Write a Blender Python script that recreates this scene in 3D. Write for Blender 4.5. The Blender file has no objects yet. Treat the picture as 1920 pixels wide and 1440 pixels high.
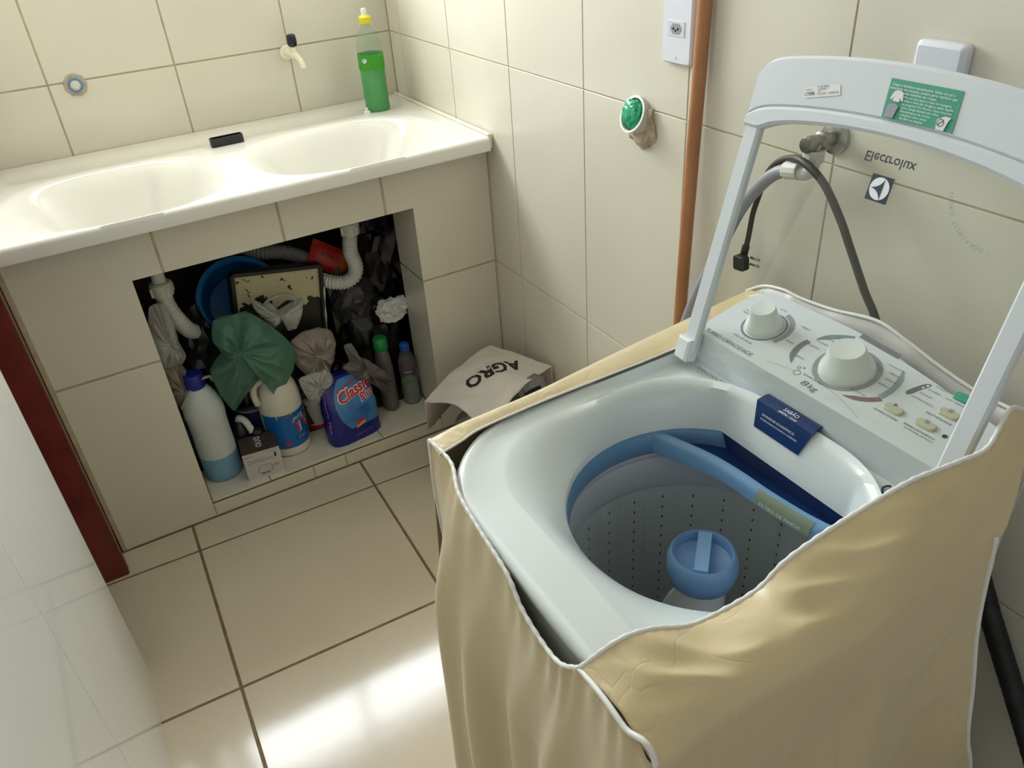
import bpy, math, random
from mathutils import Vector, Matrix, noise
D = bpy.data
scene = bpy.context.scene
COL = scene.collection
PI = math.pi

# ---------------------------------------------------------------- camera, world, light, exposure
cam_d = D.cameras.new('camera'); cam = D.objects.new('camera', cam_d); COL.objects.link(cam)
cam_d.sensor_width = 36.0; cam_d.lens = 1488.08 / 1920 * 36.0; cam_d.clip_start = 0.02
cam.location = (-0.991, -2.5208, 1.4903); cam.rotation_euler = (0.9903, 0.0646, -0.5264)
scene.camera = cam
world = D.worlds.new('world'); scene.world = world; world.use_nodes = True
wbg = world.node_tree.nodes['Background']
wbg.inputs[0].default_value = (0.90, 0.95, 1.0, 1); wbg.inputs[1].default_value = 0.46
wl = D.lights.new('window_daylight', 'AREA'); wl.shape = 'RECTANGLE'; wl.size = 1.14; wl.size_y = 0.84
wl.energy = 57; wl.color = (0.90, 0.95, 1.0)
wlo = D.objects.new('window_daylight', wl); COL.objects.link(wlo)
wlo.location = (-0.61, 0.16, 1.88); wlo.rotation_euler = (math.radians(-90), 0, 0)
scene.view_settings.view_transform = 'Standard'; scene.view_settings.look = 'None'
scene.view_settings.exposure = 0.16; scene.view_settings.gamma = 1.0
scene.view_settings.use_curve_mapping = False

# ---------------------------------------------------------------- materials
def srgb(r, g, b):
    f = lambda c: (c / 255 / 12.92) if c / 255 <= 0.04045 else ((c / 255 + 0.055) / 1.055) ** 2.4
    return (f(r), f(g), f(b), 1.0)
def mat(name, col, rough=0.5, metal=0.0, spec=0.5, noise_amt=0.0, noise_scale=20.0, bump=0.0, bump_scale=60.0,
        trans=0.0, alpha=1.0, coat=0.0, sheen=0.0, dark=None):
    m = D.materials.new(name); m.use_nodes = True
    nt = m.node_tree; b = nt.nodes['Principled BSDF']
    c = srgb(*col)
    b.inputs['Base Color'].default_value = c
    b.inputs['Roughness'].default_value = rough; b.inputs['Metallic'].default_value = metal
    b.inputs['Specular IOR Level'].default_value = spec
    b.inputs['Transmission Weight'].default_value = trans; b.inputs['Alpha'].default_value = alpha
    b.inputs['Coat Weight'].default_value = coat; b.inputs['Coat Roughness'].default_value = 0.08
    b.inputs['Sheen Weight'].default_value = sheen
    if noise_amt or bump:
        tc = nt.nodes.new('ShaderNodeTexCoord')
    if noise_amt:
        n = nt.nodes.new('ShaderNodeTexNoise'); n.inputs['Scale'].default_value = noise_scale
        n.inputs['Detail'].default_value = 5
        nt.links.new(tc.outputs['Object'], n.inputs['Vector'])
        mix = nt.nodes.new('ShaderNodeMix'); mix.data_type = 'RGBA'
        d = srgb(*dark) if dark else tuple(x * (1 - noise_amt) for x in c[:3]) + (1,)
        mix.inputs['A'].default_value = c; mix.inputs['B'].default_value = d
        rp = nt.nodes.new('ShaderNodeValToRGB'); rp.color_ramp.elements[0].position = 0.38; rp.color_ramp.elements[1].position = 0.72
        nt.links.new(n.outputs['Fac'], rp.inputs['Fac'])
        ml = nt.nodes.new('ShaderNodeMath'); ml.operation = 'MULTIPLY'; ml.inputs[1].default_value = 1.0 if not dark else noise_amt
        nt.links.new(rp.outputs['Color'], ml.inputs[0])
        nt.links.new(ml.outputs[0], mix.inputs['Factor'])
        nt.links.new(mix.outputs['Result'], b.inputs['Base Color'])
    if bump:
        n2 = nt.nodes.new('ShaderNodeTexNoise'); n2.inputs['Scale'].default_value = bump_scale; n2.inputs['Detail'].default_value = 3
        nt.links.new(tc.outputs['Object'], n2.inputs['Vector'])
        bp = nt.nodes.new('ShaderNodeBump'); bp.inputs['Strength'].default_value = bump; bp.inputs['Distance'].default_value = 0.002
        nt.links.new(n2.outputs['Fac'], bp.inputs['Height']); nt.links.new(bp.outputs['Normal'], b.inputs['Normal'])
    return m
def film(name, col, opacity=0.75, rough=0.25, tint=None):
    """thin plastic film: part see-through, part diffuse and translucent, with a gloss"""
    m = D.materials.new(name); m.use_nodes = True; nt = m.node_tree
    b = nt.nodes['Principled BSDF']; out = nt.nodes['Material Output']
    b.inputs['Base Color'].default_value = srgb(*col); b.inputs['Roughness'].default_value = rough
    tr = nt.nodes.new('ShaderNodeBsdfTranslucent'); tr.inputs[0].default_value = srgb(*col)
    tp = nt.nodes.new('ShaderNodeBsdfTransparent'); tp.inputs[0].default_value = srgb(*(tint or col))
    m1 = nt.nodes.new('ShaderNodeMixShader'); m1.inputs[0].default_value = 0.3
    m2 = nt.nodes.new('ShaderNodeMixShader'); m2.inputs[0].default_value = opacity
    nt.links.new(b.outputs[0], m1.inputs[1]); nt.links.new(tr.outputs[0], m1.inputs[2])
    nt.links.new(tp.outputs[0], m2.inputs[1]); nt.links.new(m1.outputs[0], m2.inputs[2])
    nt.links.new(m2.outputs[0], out.inputs['Surface'])
    return m
def thin_glass(name, tint=(0.93, 0.96, 0.93), gloss=0.10, rough=0.02):
    m = D.materials.new(name); m.use_nodes = True; nt = m.node_tree
    nt.nodes.remove(nt.nodes['Principled BSDF']); out = nt.nodes['Material Output']
    tp = nt.nodes.new('ShaderNodeBsdfTransparent'); tp.inputs[0].default_value = (*tint, 1)
    gl = nt.nodes.new('ShaderNodeBsdfGlossy'); gl.inputs['Roughness'].default_value = rough
    lw = nt.nodes.new('ShaderNodeLayerWeight'); lw.inputs['Blend'].default_value = 0.5
    pw5 = nt.nodes.new('ShaderNodeMath'); pw5.operation = 'POWER'; pw5.inputs[1].default_value = 5.0
    nt.links.new(lw.outputs['Facing'], pw5.inputs[0])
    fr = nt.nodes.new('ShaderNodeMath'); fr.operation = 'MULTIPLY_ADD'; fr.inputs[1].default_value = 0.85; fr.inputs[2].default_value = 0.045
    nt.links.new(pw5.outputs[0], fr.inputs[0])
    mx = nt.nodes.new('ShaderNodeMixShader')
    nt.links.new(fr.outputs[0], mx.inputs[0]); nt.links.new(tp.outputs[0], mx.inputs[1]); nt.links.new(gl.outputs[0], mx.inputs[2])
    nt.links.new(mx.outputs[0], out.inputs['Surface'])
    return m

M = {}
M['tile'] = mat('cream_tile', (222, 217, 201), 0.16, noise_amt=0.05, noise_scale=3, spec=0.5)
M['tile_front'] = M['tile']
M['tile_left'] = mat('white_gloss_tile', (236, 238, 234), 0.05, noise_amt=0.03, noise_scale=2)
M['grout'] = mat('wall_grout', (194, 176, 150), 0.9, noise_amt=0.2, noise_scale=30)
M['floor_tile'] = mat('floor_tile', (214, 202, 180), 0.11, noise_amt=0.06, noise_scale=4, bump=0.05, bump_scale=25)
M['floor_grout'] = mat('floor_grout', (134, 114, 88), 0.9, noise_amt=0.35, noise_scale=25)
M['plaster'] = mat('plaster', (226, 222, 210), 0.8)
M['concrete'] = mat('raw_concrete', (92, 84, 76), 0.95, noise_amt=0.4, noise_scale=12)
M['wood_dark'] = mat('mahogany_wood', (122, 46, 34), 0.35, noise_amt=0.35, noise_scale=14)
M['wood_edge'] = mat('pale_mahogany', (128, 78, 58), 0.5, noise_amt=0.3, noise_scale=20)  # paler, less red brown for the narrow strip along the jamb
M['broom'] = mat('varnished_wood', (178, 122, 80), 0.32, noise_amt=0.25, noise_scale=9)
M['sink'] = mat('sink_marble', (234, 231, 222), 0.12, noise_amt=0.05, noise_scale=4, coat=0.3)
M['white_pl'] = mat('white_plastic', (232, 232, 226), 0.3)
M['ivory'] = mat('ivory_plastic', (236, 230, 208), 0.35)
M['black_pl'] = mat('black_plastic', (24, 23, 30), 0.35)
M['navy'] = mat('navy_plastic', (20, 22, 42), 0.25)
M['metal'] = mat('chrome_worn', (170, 168, 162), 0.28, metal=0.9, noise_amt=0.3, noise_scale=40)
M['alu'] = mat('aluminium', (190, 192, 194), 0.35, metal=0.9)
M['washer'] = mat('washer_white', (222, 228, 228), 0.22, spec=0.5, coat=0.15)
M['deck'] = mat('washer_deck', (221, 228, 228), 0.20, noise_amt=0.10, noise_scale=7, dark=(176, 170, 152), coat=0.2)
M['console'] = mat('console_white', (216, 222, 228), 0.33)
M['lidframe'] = mat('lid_frame', (210, 215, 219), 0.3)
M['blue_ring'] = mat('blue_plastic', (104, 146, 184), 0.35)
M['blue_cap'] = mat('blue_cap', (126, 166, 210), 0.35)
M['blue_dark'] = mat('deep_blue_plastic', (22, 50, 100), 0.2)
M['olive'] = mat('olive_label', (128, 140, 118), 0.4)
M['drum'] = mat('drum_grey', (200, 206, 204), 0.42)
M['drum_ring'] = mat('drum_ring', (196, 198, 206), 0.35)
M['hole'] = mat('hole_black', (10, 10, 12), 0.9)
M['ink'] = mat('grey_ink', (120, 122, 130), 0.6)
M['ink_dark'] = mat('dark_ink', (52, 54, 70), 0.6)
M['ink_black'] = mat('black_ink', (28, 26, 30), 0.6)
M['ink_white'] = mat('white_ink', (232, 236, 240), 0.6)
M['button'] = mat('yellowed_rubber', (196, 194, 168), 0.45)
M['green_btn'] = mat('green_button', (62, 168, 140), 0.3)
M['sticker'] = mat('green_sticker', (64, 152, 124), 0.5)
M['paper'] = mat('white_paper', (222, 222, 220), 0.7)
M['hose_grey'] = mat('grey_hose', (150, 152, 160), 0.45)
M['cord'] = mat('dark_cord', (62, 58, 54), 0.5, noise_amt=0.3, noise_scale=60)
M['rubber'] = mat('black_rubber', (40, 40, 40), 0.55)
M['mortar'] = mat('rough_mortar', (190, 176, 156), 0.95, noise_amt=0.35, noise_scale=60, bump=0.6, bump_scale=90)
M['pvc'] = mat('pvc_white', (214, 212, 206), 0.4)
M['pvc_grey'] = mat('pvc_grey', (140, 140, 142), 0.45)
M['glass'] = thin_glass('lid_glass', (0.95, 0.96, 0.92))
M['window_glass'] = thin_glass('window_glass', (0.97, 0.98, 0.98))

# ---------------------------------------------------------------- object helpers
LOC = {}
def link(o, parent=None):
    COL.objects.link(o)
    if parent is not None:
        o.parent = parent
        if parent.name in LOC:
            o.matrix_parent_inverse = Matrix.Translation(-Vector(LOC[parent.name]))
    return o
def mesh(name, verts, faces, m, parent=None, smooth=False, auto=None):
    me = D.meshes.new(name); me.from_pydata([tuple(v) for v in verts], [], faces); me.update()
    if smooth:
        me.polygons.foreach_set('use_smooth', [True] * len(me.polygons))
        if auto: me.set_sharp_from_angle(angle=math.radians(auto))
    if m is not None: me.materials.append(M[m] if isinstance(m, str) else m)
    return link(D.objects.new(name, me), parent)
def thing(name, label, cat, loc, group=None, kind=None):
    o = D.objects.new(name, None); COL.objects.link(o); o.location = loc; o.empty_display_size = 0.03
    LOC[o.name] = tuple(loc)
    tag(o, label, cat, group, kind); return o
def tag(o, label=None, cat=None, group=None, kind=None):
    if label: o['label'] = label
    if cat: o['category'] = cat
    if group: o['group'] = group
    if kind: o['kind'] = kind
    return o
def quads(nu, nv, closed_u=False):
    f = []
    for j in range(nv - 1):
        for i in range(nu if closed_u else nu - 1):
            a = j * nu + i; b = j * nu + (i + 1) % nu
            f.append((a, b, b + nu, a + nu))
    return f
def boxdata(x0, x1, y0, y1, z0, z1, b=0.0):
    if x0 > x1: x0, x1 = x1, x0
    if y0 > y1: y0, y1 = y1, y0
    if z0 > z1: z0, z1 = z1, z0
    if b <= 0:
        v = [(x0, y0, z0), (x1, y0, z0), (x1, y1, z0), (x0, y1, z0), (x0, y0, z1), (x1, y0, z1), (x1, y1, z1), (x0, y1, z1)]
        return v, [(0, 3, 2, 1), (4, 5, 6, 7), (0, 1, 5, 4), (1, 2, 6, 5), (2, 3, 7, 6), (3, 0, 4, 7)]
    v = []; f = []
    def ring(o, z): return [(x0 + o, y0 + o, z), (x1 - o, y0 + o, z), (x1 - o, y1 - o, z), (x0 + o, y1 - o, z)]
    # chamfered on all horizontal edges and vertical corners kept
    rs = [ring(b, z0), ring(0, z0 + b), ring(0, z1 - b), ring(b, z1)]
    for r in rs: v += r
    for k in range(3):
        for i in range(4):
            j = (i + 1) % 4
            f.append((k * 4 + i, k * 4 + j, k * 4 + 4 + j, k * 4 + 4 + i))
    f.append((3, 2, 1, 0)); f.append((12, 13, 14, 15))
    return v, f
def box(name, x0, x1, y0, y1, z0, z1, m, parent=None, b=0.0):
    v, f = boxdata(x0, x1, y0, y1, z0, z1, b)
    return mesh(name, v, f, m, parent)
def frame_of(axis, hint=(0, 0, 1)):
    w = Vector(axis).normalized(); h = Vector(hint)
    if abs(w.dot(h)) > 0.95: h = Vector((1, 0, 0))
    u = h.cross(w).normalized(); return u, w.cross(u), w
def lathe(name, prof, m, parent=None, base=(0, 0, 0), axis=(0, 0, 1), n=32, smooth=True, auto=40, sx=1.0, sy=1.0, hint=(0, 0, 1), caps=True, warp=None):
    """prof: list of (radius, height) from bottom to top along axis"""
    u, v, w = frame_of(axis, hint); B = Vector(base); V = []
    for r, h in prof:
        for i in range(n):
            a = 2 * PI * i / n
            p = B + u * (r * math.cos(a) * sx) + v * (r * math.sin(a) * sy) + w * h
            V.append(warp(p) if warp else p)
    F = quads(n, len(prof), True)
    if caps:
        F.append(tuple(reversed(range(n)))); F.append(tuple(range((len(prof) - 1) * n, len(prof) * n)))
    return mesh(name, V, F, m, parent, smooth, auto)
def catmull(pts, ds=0.004):
    P = [Vector(p) for p in pts]; P = [P[0] * 2 - P[1]] + P + [P[-1] * 2 - P[-2]]; out = []
    for i in range(1, len(P) - 2):
        p0, p1, p2, p3 = P[i - 1:i + 3]; k = max(2, int((p2 - p1).length / ds))
        for j in range(k):
            t = j / k
            out.append(0.5 * ((2 * p1) + (p2 - p0) * t + (2 * p0 - 5 * p1 + 4 * p2 - p3) * t * t + (3 * p1 - p0 - 3 * p2 + p3) * t ** 3))
    out.append(P[-2]); return out
def tube(name, pts, r, m, parent=None, n=12, ds=0.006, smooth=True, flat=1.0, hint=(0, 0, 1), spline=True):
    path = catmull(pts, ds) if spline else [Vector(p) for p in pts]
    V = []; prev = None; s = 0.0
    for i, p in enumerate(path):
        t = (path[min(i + 1, len(path) - 1)] - path[max(i - 1, 0)]).normalized()
        if prev is None: u, v, _ = frame_of(t, hint)
        else:
            u = (prev - t * prev.dot(t)).normalized(); v = t.cross(u)
        prev = u
        if i: s += (p - path[i - 1]).length
        rr = r(s) if callable(r) else r
        for k in range(n):
            a = 2 * PI * k / n; V.append(p + u * (rr * math.cos(a)) + v * (rr * math.sin(a) * flat))
    F = quads(n, len(path), True); F.append(tuple(reversed(range(n)))); F.append(tuple(range((len(path) - 1) * n, len(path) * n)))
    return mesh(name, V, F, m, parent, smooth)
def prism(name, pts, O, e1, e2, h, m, parent=None, b=0.0, smooth=False):
    """polygon pts (2d) in the plane O+e1*x+e2*y, raised by h along e1 x e2 with a chamfer b"""
    O = Vector(O); e1 = Vector(e1); e2 = Vector(e2); n = e1.cross(e2).normalized(); k = len(pts)
    area = sum(pts[i][0] * pts[(i + 1) % k][1] - pts[(i + 1) % k][0] * pts[i][1] for i in range(k))
    if area < 0: pts = list(reversed(pts))
    def inset(o):
        out = []
        for i in range(k):
            a = Vector(pts[i - 1]); c = Vector(pts[i]); d = Vector(pts[(i + 1) % k])
            d1 = (c - a).normalized(); d2 = (d - c).normalized()
            n1 = Vector((-d1.y, d1.x)); n2 = Vector((-d2.y, d2.x)); q = n1 + n2
            if q.length < 1e-6: q = n1
            out.append(c + q * (o / max(0.3, 1 + n1.dot(n2))))
        return out
    rings = [(pts, 0.0), (pts, h - b)] + ([(inset(b), h)] if b > 0 else [])
    V = []; F = []
    for r, z in rings:
        V += [O + e1 * p[0] + e2 * p[1] + n * z for p in r]
    for j in range(len(rings) - 1):
        for i in range(k):
            q = (i + 1) % k; F.append((j * k + i, j * k + q, (j + 1) * k + q, (j + 1) * k + i))
    F.append(tuple(range((len(rings) - 1) * k, len(rings) * k))); F.append(tuple(reversed(range(k))))
    return mesh(name, V, F, m, parent, smooth, 35)
def rrect(x0, x1, y0, y1, r, n=5):
    out = []
    for cx, cy, a0 in ((x1 - r, y1 - r, 0), (x0 + r, y1 - r, 90), (x0 + r, y0 + r, 180), (x1 - r, y0 + r, 270)):
        for i in range(n + 1):
            a = math.radians(a0 + 90 * i / n); out.append((cx + r * math.cos(a), cy + r * math.sin(a)))
    return out
def circ(cx, cy, rx, ry=None, n=24, a0=0.0, a1=2 * PI, closed=True):
    ry = ry or rx
    return [(cx + rx * math.cos(a0 + (a1 - a0) * i / n), cy + ry * math.sin(a0 + (a1 - a0) * i / n)) for i in range(n if closed else n + 1)]
def lettering(s, fn, m, parent, width=None, size=None, align='L', name='lettering', bold=0.0, italic=0.0, sy=1.0):
    """flat print: the outlines of a line of text laid on a surface by fn(x, y) -> point"""
    cu = D.curves.new('t', 'FONT'); cu.body = s; cu.size = 1.0; cu.resolution_u = 2; cu.offset = bold; cu.shear = italic
    o = D.objects.new('t', cu); me = D.meshes.new_from_object(o)
    D.objects.remove(o); D.curves.remove(cu)
    xs = [v.co.x for v in me.vertices]; ys = [v.co.y for v in me.vertices]
    if not xs: return None
    x0, x1, y0 = min(xs), max(xs), min(0, min(ys)) * 0
    k = (width / (x1 - x0)) if width else (size or 0.01)
    w = (x1 - x0) * k; off = {'L': 0, 'C': -w / 2, 'R': -w}[align]
    for v in me.vertices:
        v.co = Vector(fn((v.co.x - x0) * k + off, v.co.y * k * sy))
    me.name = name; me.materials.clear(); me.materials.append(M[m] if isinstance(m, str) else m)
    return link(D.objects.new(name, me), parent)
def plane_fn(O, e1, e2, lift=0.0006):
    O = Vector(O); e1 = Vector(e1).normalized(); e2 = Vector(e2).normalized(); n = e1.cross(e2).normalized() * lift
    return lambda x, y: O + e1 * x + e2 * y + n
def ico(sub):
    import bmesh
    bm = bmesh.new(); bmesh.ops.create_icosphere(bm, subdivisions=sub, radius=1.0)
    bm.verts.ensure_lookup_table()
    v = [x.co.copy() for x in bm.verts]; f = [tuple(x.index for x in q.verts) for q in bm.faces]; bm.free()
    return v, f
ICO = {}
def crumple(name, c, rad, m, parent=None, seed=0, amp=0.25, freq=2.6, tips=(), sub=4, zmin=None, clampf=None, fine=0.05):
    """a crumpled plastic bag: creased cells pushed out of an ellipsoid, pulled into tips, flattened where it lies"""
    if sub not in ICO: ICO[sub] = ico(sub)
    vs, fs = ICO[sub]; C = Vector(c); V = []
    sh = Vector((seed * 3.17, seed * 1.73, seed * 2.91))
    for d in vs:
        q = d * freq + sh
        w_ = q + noise.noise_vector(q * .7) * .35
        d1, _ = noise.voronoi(w_); d2, _ = noise.voronoi(w_ * 2.4 + sh); d3, _ = noise.voronoi(w_ * 5.0 - sh)
        k = 1 + amp * 1.15 * (d1[0] - .42) + fine * 3.2 * (d2[0] - .42) + fine * .9 * (d3[0] - .4) + amp * .45 * noise.noise(q * .5)
        p = C + Vector((d.x * rad[0], d.y * rad[1], d.z * rad[2])) * k
        for tp, kk in tips:
            t = Vector(tp) - C; w = max(0.0, d.dot(Vector((t.x / rad[0], t.y / rad[1], t.z / rad[2])).normalized())) ** kk
            p = p.lerp(Vector(tp), w * 0.97)
        if zmin is not None and p.z < zmin: p.z = zmin + 0.002 * noise.noise(p * 90)
        if clampf: p = clampf(p)
        V.append(p)
    return mesh(name, V, fs, m, parent, True, 28)
def drape(name, outline, yc, bulge, m, parent=None, seed=0, folds=6, fold=.35, nr=26, nt=120, yedge=None, back=.7, lin=None, center=None, wrinkle=1.0):
    """a limp bag: closed pillow over an (x, z) outline with tips, creased by folds that run from the middle to the rim"""
    n = len(outline); cx = sum(q[0] for q in outline) / n; cz = sum(q[1] for q in outline) / n; rim_ = []
    if center: cx, cz = center
    for i in range(nt):
        t = i / nt * n; k = int(t) % n; f = t - int(t)
        a, b, c, d = (Vector(outline[(k + j) % n]) for j in (-1, 0, 1, 2))
        s = 0.5 * ((2 * b) + (c - a) * f + (2 * a - 5 * b + 4 * c - d) * f * f + (3 * b - a - 3 * c + d) * f ** 3)
        rim_.append(b.lerp(c, f).lerp(s, .55))
    V = []
    for sgn in (-1, 1):
        for j in range(nr):
            r = (j + 1) / nr
            for i in range(nt):
                a = 2 * PI * i / nt; e = rim_[i]; rr = r ** .85
                x = lerp(cx, e.x, rr); z = lerp(cz, e.y, rr)
                q = Vector((math.cos(a) * 1.3 + seed, math.sin(a) * 1.3, seed * .7 + r * .35))
                ridge = 1 - 2 * abs(noise.noise(q * folds * .45)); ridge2 = 1 - 2 * abs(noise.noise(Vector((x * 28 + seed, z * 28, seed))))
                d1, _ = noise.voronoi(Vector((x * 34 + seed, z * 34, seed * 1.3)))
                if lin:   # folds running across the bag instead of out from its middle
                    g = x * math.cos(lin) + z * math.sin(lin); ridge = 1 - 2.2 * abs(noise.noise(Vector((g * folds * 3.4 + seed, (z - x) * 5, seed)))); ridge = (ridge + .5 - 1.4 * abs(noise.noise(Vector(((x * math.cos(lin + 1.1) + z * math.sin(lin + 1.1)) * folds * 7 + seed, z * 7, seed * 2))))) * smooth01(r * 3 + .45)
                dome = (1 - r ** 2.2)
                h = bulge * (dome * .8 + fold * ridge * math.sin(min(r, .97) * PI * .85) * .8 + .16 * wrinkle * ridge2 * (1 - r ** 6) + .22 * wrinkle * (d1[0] - .4) * (1 - r ** 6))
                y = yc + ((yedge - yc) * r ** 3 if yedge is not None else 0)
                V.append(Vector((x, y + (-h if sgn < 0 else h * back), z)))
    F = []
    for s in (0, 1):
        o = s * nr * nt
        for j in range(nr - 1):
            for i in range(nt):
                k = (i + 1) % nt; f = (o + j * nt + i, o + j * nt + k, o + (j + 1) * nt + k, o + (j + 1) * nt + i)
                F.append(f if s else tuple(reversed(f)))
        F.append(tuple(o + i for i in (reversed(range(nt)) if s else range(nt))))
    for i in range(nt):
        k = (i + 1) % nt; a = (nr - 1) * nt; b = nr * nt + a
        F.append((a + i, a + k, b + k, b + i))
    return mesh(name, V, F, m, parent, True, 30)
def lerp(a, b, t): return a + (b - a) * t
def smooth01(t): t = max(0.0, min(1.0, t)); return t * t * (3 - 2 * t)
def polyline(pts, s):
    """point at fraction s (0..1, by index) on a smooth polyline"""
    n = len(pts) - 1; x = s * n; i = min(int(x), n - 1); t = x - i
    p0 = Vector(pts[max(i - 1, 0)]); p1 = Vector(pts[i]); p2 = Vector(pts[i + 1]); p3 = Vector(pts[min(i + 2, n)])
    return 0.5 * ((2 * p1) + (p2 - p0) * t + (2 * p0 - 5 * p1 + 4 * p2 - p3) * t * t + (3 * p1 - p0 - 3 * p2 + p3) * t ** 3)
# ---------------------------------------------------------------- the room
H1 = 1.080; TH = 0.5617; H0 = 0.518; G = 0.0024; YF = -0.602; CEIL = 2.6; XL = -1.213
def slabs(name, boxes, m):
    V = []; F = []
    for bx in boxes:
        v, f = boxdata(*bx); k = len(V); V += v; F += [tuple(i + k for i in q) for q in f]
    return tag(mesh(name, V, F, m), kind='structure')
def wall_tiles(parent, O, e1, e2, us, vs, m, holes=(), g=G, h=0.0016, b=0.0005):
    us = sorted(us); vs = sorted(vs)
    for a0, a1 in zip(us[:-1], us[1:]):
        for b0, b1 in zip(vs[:-1], vs[1:]):
            rects = [(a0 + g, a1 - g, b0 + g, b1 - g)]
            for (p0, p1, q0, q1) in holes:
                new = []
                for (x0, x1, y0, y1) in rects:
                    if p1 <= x0 or p0 >= x1 or q1 <= y0 or q0 >= y1: new.append((x0, x1, y0, y1)); continue
                    if y0 < q0: new.append((x0, x1, y0, q0))
                    if y1 > q1: new.append((x0, x1, q1, y1))
                    if x0 < p0: new.append((x0, p0, max(y0, q0), min(y1, q1)))
                    if x1 > p1: new.append((p1, x1, max(y0, q0), min(y1, q1)))
                rects = new
            for (x0, x1, y0, y1) in rects:
                if x1 - x0 > 0.008 and y1 - y0 > 0.008:
                    prism('tile', [(x0, y0), (x1, y0), (x1, y1), (x0, y1)], O, e1, e2, h, m, parent, b)
WX0, WX1, WZ0, WZ1 = -1.18, -0.04, 1.46, 2.30
wall_back = slabs('wall_back', [(-2.4, WX0, 0, .14, 0, CEIL), (WX1, .14, 0, .14, 0, CEIL), (WX0, WX1, 0, .14, 0, WZ0), (WX0, WX1, 0, .14, WZ1, CEIL)], 'grout')
rows = [0.5, H1, H1 + TH, H1 + 2 * TH, CEIL]
wall_tiles(wall_back, (0, 0, 0), (1, 0, 0), (0, 0, 1), [0.0, -0.326, -0.653, -0.979, XL], rows, 'tile', [(WX0, WX1, WZ0, WZ1)])
wall_right = slabs('wall_right', [(0, .14, -3.4, 0, 0, CEIL)], 'grout')
wall_tiles(wall_right, (0, 0, 0), (0, -1, 0), (0, 0, 1), [0.003, 0.088, 0.424, 0.748, 1.068, 1.398, 1.729, 2.053, 2.377, 2.701, 3.025, 3.35],
           [0.0, H0, H1, H1 + TH, H1 + 2 * TH, CEIL], 'tile', g=0.0016)
wall_left = slabs('wall_left', [(XL - .14, XL, -0.668, 0, 0, CEIL), (XL - .14, XL, -3.4, -1.062, 0, CEIL), (XL - .14, XL, -1.062, -0.668, 2.1, CEIL)], 'grout')
wall_tiles(wall_left, (XL, 0, 0), (0, 1, 0), (0, 0, 1), [-3.2, -2.655, -2.124, -1.593, -1.060], [0.0, H1, H1 + 2 * TH, CEIL], 'tile_left', g=0.0009, h=0.0025, b=0.0004)
wall_tiles(wall_left, (XL, 0, 0), (0, 1, 0), (0, 0, 1), [-0.668, -0.606], [0.0, H0, H1, H1 + TH, 2.1], 'tile')
wall_tiles(wall_left, (XL, 0, 0), (0, 1, 0), (0, 0, 1), [-0.6, -0.33, -0.003], [0.9, H1, H1 + TH, CEIL], 'tile')
tag(slabs('wall_light_block', [(-2.5, -2.4, -3.4, .14, 0, CEIL)], 'plaster'))  # unseen wall beyond the doorway, added to block sky light coming through it
slabs('ceiling', [(-2.5, .14, -3.4, .14, CEIL, CEIL + .1)], 'plaster')
# door frame in the left wall
door = tag(box('door_1', XL - .14, XL + 0.006, -0.700, -0.668, 0, 2.1, 'wood_dark', b=0.003), kind='structure')
box('casing', XL + 0.0062, XL + 0.0085, -0.699, -0.672, 0.004, 2.09, 'wood_edge', door)
box('jamb', XL - .14, XL - 0.012, -1.094, -1.062, 0, 2.1, 'wood_dark', door)
box('head', XL - .14, XL - 0.004, -1.062, -0.700, 2.07, 2.1, 'wood_dark', door)
# floor with tiles laid a little askew
floor = slabs('floor', [(-2.5, .14, -3.4, .14, -0.1, -0.0016)], 'floor_grout')
FA = Vector((-1.028, -0.716)); FX = Vector((0.4995, -0.0172)); FY = Vector((-0.0122, -0.4972))
def clip(poly, a, b, c):   # keep a*x+b*y+c >= 0
    out = []
    for i in range(len(poly)):
        p, q = poly[i], poly[(i + 1) % len(poly)]; dp = a * p[0] + b * p[1] + c; dq = a * q[0] + b * q[1] + c
        if dp >= 0: out.append(p)
        if dp * dq < 0: t = dp / (dp - dq); out.append((p[0] + (q[0] - p[0]) * t, p[1] + (q[1] - p[1]) * t))
    return out
def inset_quad(i, j, g):
    gu = g / 0.5; pts = [(i + gu, j + gu), (i + 1 - gu, j + gu), (i + 1 - gu, j + 1 - gu), (i + gu, j + 1 - gu)]
    return [tuple(FA + FX * u + FY * v) for u, v in pts]
for i in range(-2, 3):
    for j in range(-1, 6):
        poly = inset_quad(i, j, 0.0036)
        poly = clip(poly, 0, -1, YF - 0.004); poly = clip(poly, -1, 0, -0.002)
        if i < -1 or True: poly = clip(poly, 1, 0, 2.3)
        if len(poly) >= 3:
            prism('tile', [tuple(p) for p in poly], (0, 0, -0.0030), (1, 0, 0), (0, 1, 0), 0.0030, 'floor_tile', floor, 0.0008)
# window high in the back wall: the daylight of the room
win = tag(slabs('window_1', [(WX0, WX1, .04, .09, WZ0, WZ0 + .035), (WX0, WX1, .04, .09, WZ1 - .035, WZ1), (WX0, WX0 + .035, .04, .09, WZ0, WZ1),
                             (WX1 - .035, WX1, .04, .09, WZ0, WZ1)], 'alu'))
box('mullion', -0.612, -0.588, .045, .085, WZ0, WZ1, 'alu', win)
for a, b_ in ((WX0 + .03, -.61), (-.59, WX1 - .03)):
    for c, d in ((WZ0 + .03, WZ1 - .03),):
        box('pane', a, b_, .062, .066, c, d, 'window_glass', win)

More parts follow.
